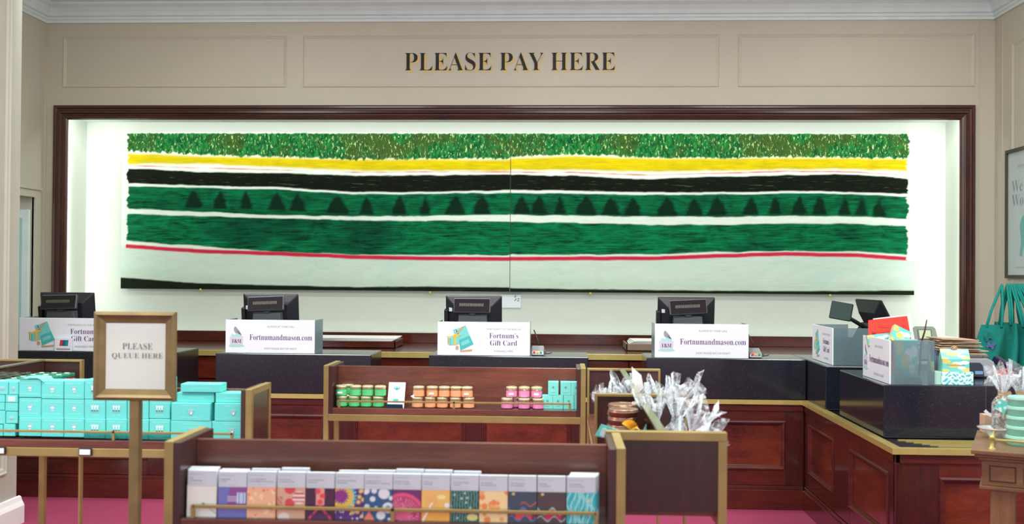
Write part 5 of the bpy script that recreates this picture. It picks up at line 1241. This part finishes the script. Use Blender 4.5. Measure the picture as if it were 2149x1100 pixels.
b = MB(); b.box(x0+0.02, x1-0.02, 5.97, 6.22, zt, zt+0.012); b.box(x1-0.06, x1-0.035, 5.96, 5.975, zt-0.004, zt+0.013); b.build('top_cover', M_DGREY, t, bevel=0.004)
M_KRAFT = mat('brown_kraft_paper', (188,160,134), 0.8, vary=(20, 0.08)); rnd = random.Random(4)
xm = at(2015, 715, 6.0).x; zt += 0.012
for k in range(11):
    M = Matrix.Translation((xm+rnd.uniform(-.012,.012)+(0.02 if k < 3 else 0), 6.09+rnd.uniform(-.01,.01), zt+0.002+k*0.0085)) @ Matrix.Rotation(rnd.uniform(-.12,.12), 4, 'Z') @ Matrix.Rotation(0.03*math.sin(k*2.1), 4, 'Y')
    b = MB(); b.M = M; b.box(-0.125, 0.135-0.004*k, -0.10, 0.10, 0, 0.0045); b.box(-0.125, -0.06, -0.09, 0.10, 0.0045, 0.007)
    o = b.build('paper_bag', M_KRAFT, None, bevel=0.001); tag(o, 'folded brown paper bag, %s from the top of the stack on the printer' % (['first','second','third','fourth','fifth','sixth','seventh','eighth','ninth','tenth','eleventh'][10-k]), 'paper bag', 'brown paper bags on the printer')
# navy handset and loose papers at the right
t = thing('telephone_handset', (2.52, 6.1, GZ), 'dark navy handset with a red strip leaning behind the printer', 'handset')
a_, c_ = at(2086, 752, 6.1), at(2152, 792, 5.95); b = MB(); b.bar(a_, c_, 0.045, 0.045); b.build('handset_body', mat('navy_plastic', (28,34,66), 0.4), t, bevel=0.012, seg=3)
a_, c_ = at(2098, 772, 6.02), at(2126, 783, 5.92); b = MB(); b.bar(a_, c_, 0.02, 0.016); b.build('red_strip', mat('dark_red_plastic', (170,30,34), 0.4), t, bevel=0.004)
for k, (px, py, m_, lab) in enumerate(((2095,795,M_PAPER,'white paper scrap right of the printer'),(2108,790,M_TEALB,'teal paper scrap under the navy handset'),(2090,788,M_RED,'small red paper scrap right of the printer'))):
    p = at(px, py, 6.15); b = MB(); b.M = Matrix.Translation((p.x, 6.05-0.03*k, GZ+0.01+0.003*k)) @ Matrix.Rotation(0.4*k-0.3, 4, 'Z') @ Matrix.Rotation(0.3, 4, 'X'); b.box(-0.07, 0.07, -0.05, 0.05, 0, 0.002)
    o = b.build('paper_scrap', m_); tag(o, lab, 'paper')
MB_ = MB(); MB_.box(2.25, 3.3, 5.52, 6.55, CZT+0.001, GZ-0.002); o = MB_.build('granite_till_block', M_GRAN, None, bevel=0.005); tag(o, 'granite block continuing right behind the oak stand, under the handset', 'counter block', 'granite till blocks on the counter')

# ------------------------------------------------------------------ oak stand at the right edge
OA = Vector((1.541, 3.911, 0)); OM = RZ(-0.42, OA); OZ = 0.95
t = thing('oak_table', OM @ Vector((0.35, 0.3, 0)), 'carved oak table with brass gallery rail at the right edge', 'table')
def O(): b = MB(); b.M = OM; return b
b = O(); b.box(0, 0.8, 0, 0.55, OZ-0.016, OZ).box(0.012, 0.788, 0.012, 0.538, OZ-0.028, OZ-0.016).box(0.024, 0.776, 0.024, 0.526, OZ-0.04, OZ-0.028); b.build('table_top', M_OAKH, t, bevel=0.003)
b = O(); b.box(0.036, 0.764, 0.036, 0.514, OZ-0.135, OZ-0.04); b.box(0.028, 0.772, 0.028, 0.522, OZ-0.15, OZ-0.135); b.build('frieze', M_OAKH, t, bevel=0.003)
b = O()
for x in np.arange(0.062, 0.70, 0.115):
    for (x0, x1, z0, z1) in ((x, x+0.09, OZ-0.062, OZ-0.058), (x, x+0.09, OZ-0.118, OZ-0.114), (x, x+0.004, OZ-0.118, OZ-0.058), (x+0.086, x+0.09, OZ-0.118, OZ-0.058)): b.box(x0, x1, 0.034, 0.037, z0, z1)
b.build('frieze_grooves', mat('dark_oak_groove', (60,36,22), 0.6), t)
for x in (0.065, 0.64):
    for y in (0.05, 0.42): O().box(x, x+0.085, y, y+0.085, 0, OZ-0.15).build('leg', M_OAK, t, bevel=0.004)
O().box(0.06, 0.74, 0.10, 0.45, 0.30, 0.325).build('lower_shelf', M_OAKH, t, bevel=0.003)
b = O()
for (x, y) in ((0.07, 0.05), (0.72, 0.05), (0.07, 0.48)): b.lathe([(0.013,0),(0.013,0.004),(0.007,0.008),(0.006,0.035),(0.007,0.036)], (x, y, OZ), 12); b.sphere((x, y, OZ+0.044), 0.010)
b.tube([(0.07, 0.05, OZ+0.036), (0.72, 0.05, OZ+0.036)], 0.0045); b.tube([(0.07, 0.05, OZ+0.036), (0.07, 0.48, OZ+0.036)], 0.0045); b.build('gallery_rail', M_BRASSL, t)
# things on the oak stand
def on(px, py, Yl): return at(px, py, Yl)
p = atz(2142, 938, OZ); cx, cy = p.x+0.02, p.y+0.05
for k in range(5):
    r = 0.050-0.0015*k; b = MB(); b.lathe([(r-0.003,0),(r,0.003),(r,0.024),(r+0.002,0.026),(r+0.002,0.034),(r-0.003,0.037)], (0,0,0), 32)
    tt = thing('mint_tin', (0,0,0), 'round mint green embossed tin, %s in the stack on the oak table' % ['lowest','second','third','fourth','top'][k], 'tin', 'mint tins on the oak table'); b.build('tin_body', mat('mint_tin', (140,210,188), 0.35, vary=(160, 0.10), bump=(140, 0.6, 0.002)), tt)
    b = MB(); b.lathe([(r+0.0025,0.0255),(r+0.0025,0.0345)], (0,0,0), 32, caps=False); b.build('lid_rim', mat('mint_rim', (170,226,206), 0.3), tt)
    tt.location = (cx, cy, OZ+0.0005+k*0.0375)
p = atz(2098, 935, OZ)
def sticks(t, cx, cy, z0, h, r):
    b = MB()
    rnd = random.Random(2)
    for k in range(9): b.bar((cx+rnd.uniform(-.5,.5)*r, cy+rnd.uniform(-.4,.4)*r, z0+0.004), (cx+rnd.uniform(-.6,.6)*r, cy+rnd.uniform(-.4,.4)*r, z0+h*0.92), 0.010, 0.010)
    b.build('biscuit_sticks', mat('biscuit', (206,166,118), 0.7, vary=(220, 0.4), bump=(200, 1.0, 0.004)), t)
by = p.y+0.17; bx = at(2104, 880, by).x
tt = cello(bx, by, OZ+0.045, 0.225, 0.038, 'cellophane bag of seeded biscuit sticks with tan bow and spotted tags on the oak table', seed=91, fill=sticks, group='cellophane bags on the oak table', flare=1.5, neck=0.60)
b = MB(); n_z = OZ+0.045+0.225*0.60
for (dx, dz, an) in ((-0.022, -0.045, 0.5), (0.040, -0.030, -0.25)):
    M = Matrix.Translation((bx+dx, by-0.045, n_z+dz)) @ Matrix.Rotation(an, 4, 'Y')
    grid_panel('spotted_tag', tt, -0.022, 0.022, -0.022, 0.022, 0, 24, 24, dots((104,214,206), ((244,246,248),), 21, 5, .1, .16), M_WRAP, thick=0.001, M=M)
bx2 = at(2143, 850, by+0.02).x; cello(bx2, by+0.03, OZ+0.06, 0.20, 0.034, 'second cellophane bag cut by the right edge, behind the mint tins', seed=97, group='cellophane bags on the oak table', flare=1.5, fill=sticks, neck=0.6)
# glass dish, brown carton and ribbon behind
dx_ = at(2098, 890, by-0.01).x
t = thing('glass_dish', (dx_, by, OZ), 'shallow clear glass dish holding the biscuit bags', 'dish'); b = MB(); b.lathe([(0.030,0.0),(0.034,0.006),(0.05,0.022),(0.078,0.040),(0.080,0.044),(0.075,0.042),(0.045,0.026)], (dx_, by, OZ+0.0005), 36, caps=False); b.build('bowl', M_CLEAR, t)
b = MB(); b.lathe([(0.078,0.040),(0.0812,0.043),(0.078,0.046)], (dx_, by, OZ+0.0005), 36, caps=False); b.build('rim', mat('dish_rim', (196,170,168), 0.15, coat=0.5), t)
yb = by+0.14; q0, q1 = at(2066, 900, yb).x, at(2105, 900, yb).x
t = thing('brown_carton', ((q0+q1)/2, yb, OZ), 'plain brown carton standing behind the glass dish', 'box'); MB().box(q0, q1, yb, yb+0.05, OZ+0.0005, at(2080, 871, yb).z).build('carton', M_KRAFT, t, bevel=0.001)
p = at(2070, 868, yb-0.01); b = MB(); b.bar((p.x-0.006, yb-0.01, p.z+0.012), (p.x+0.012, yb-0.012, p.z-0.006), 0.003, 0.012); b.bar((p.x+0.012, yb-0.012, p.z-0.004), (p.x+0.026, yb-0.012, p.z-0.008), 0.003, 0.014); t = thing('white_ribbon', (p.x, yb, p.z-0.01), 'short white ribbon tied on top of the brown carton', 'ribbon'); b.build('ribbon_band', M_WHITE, t)
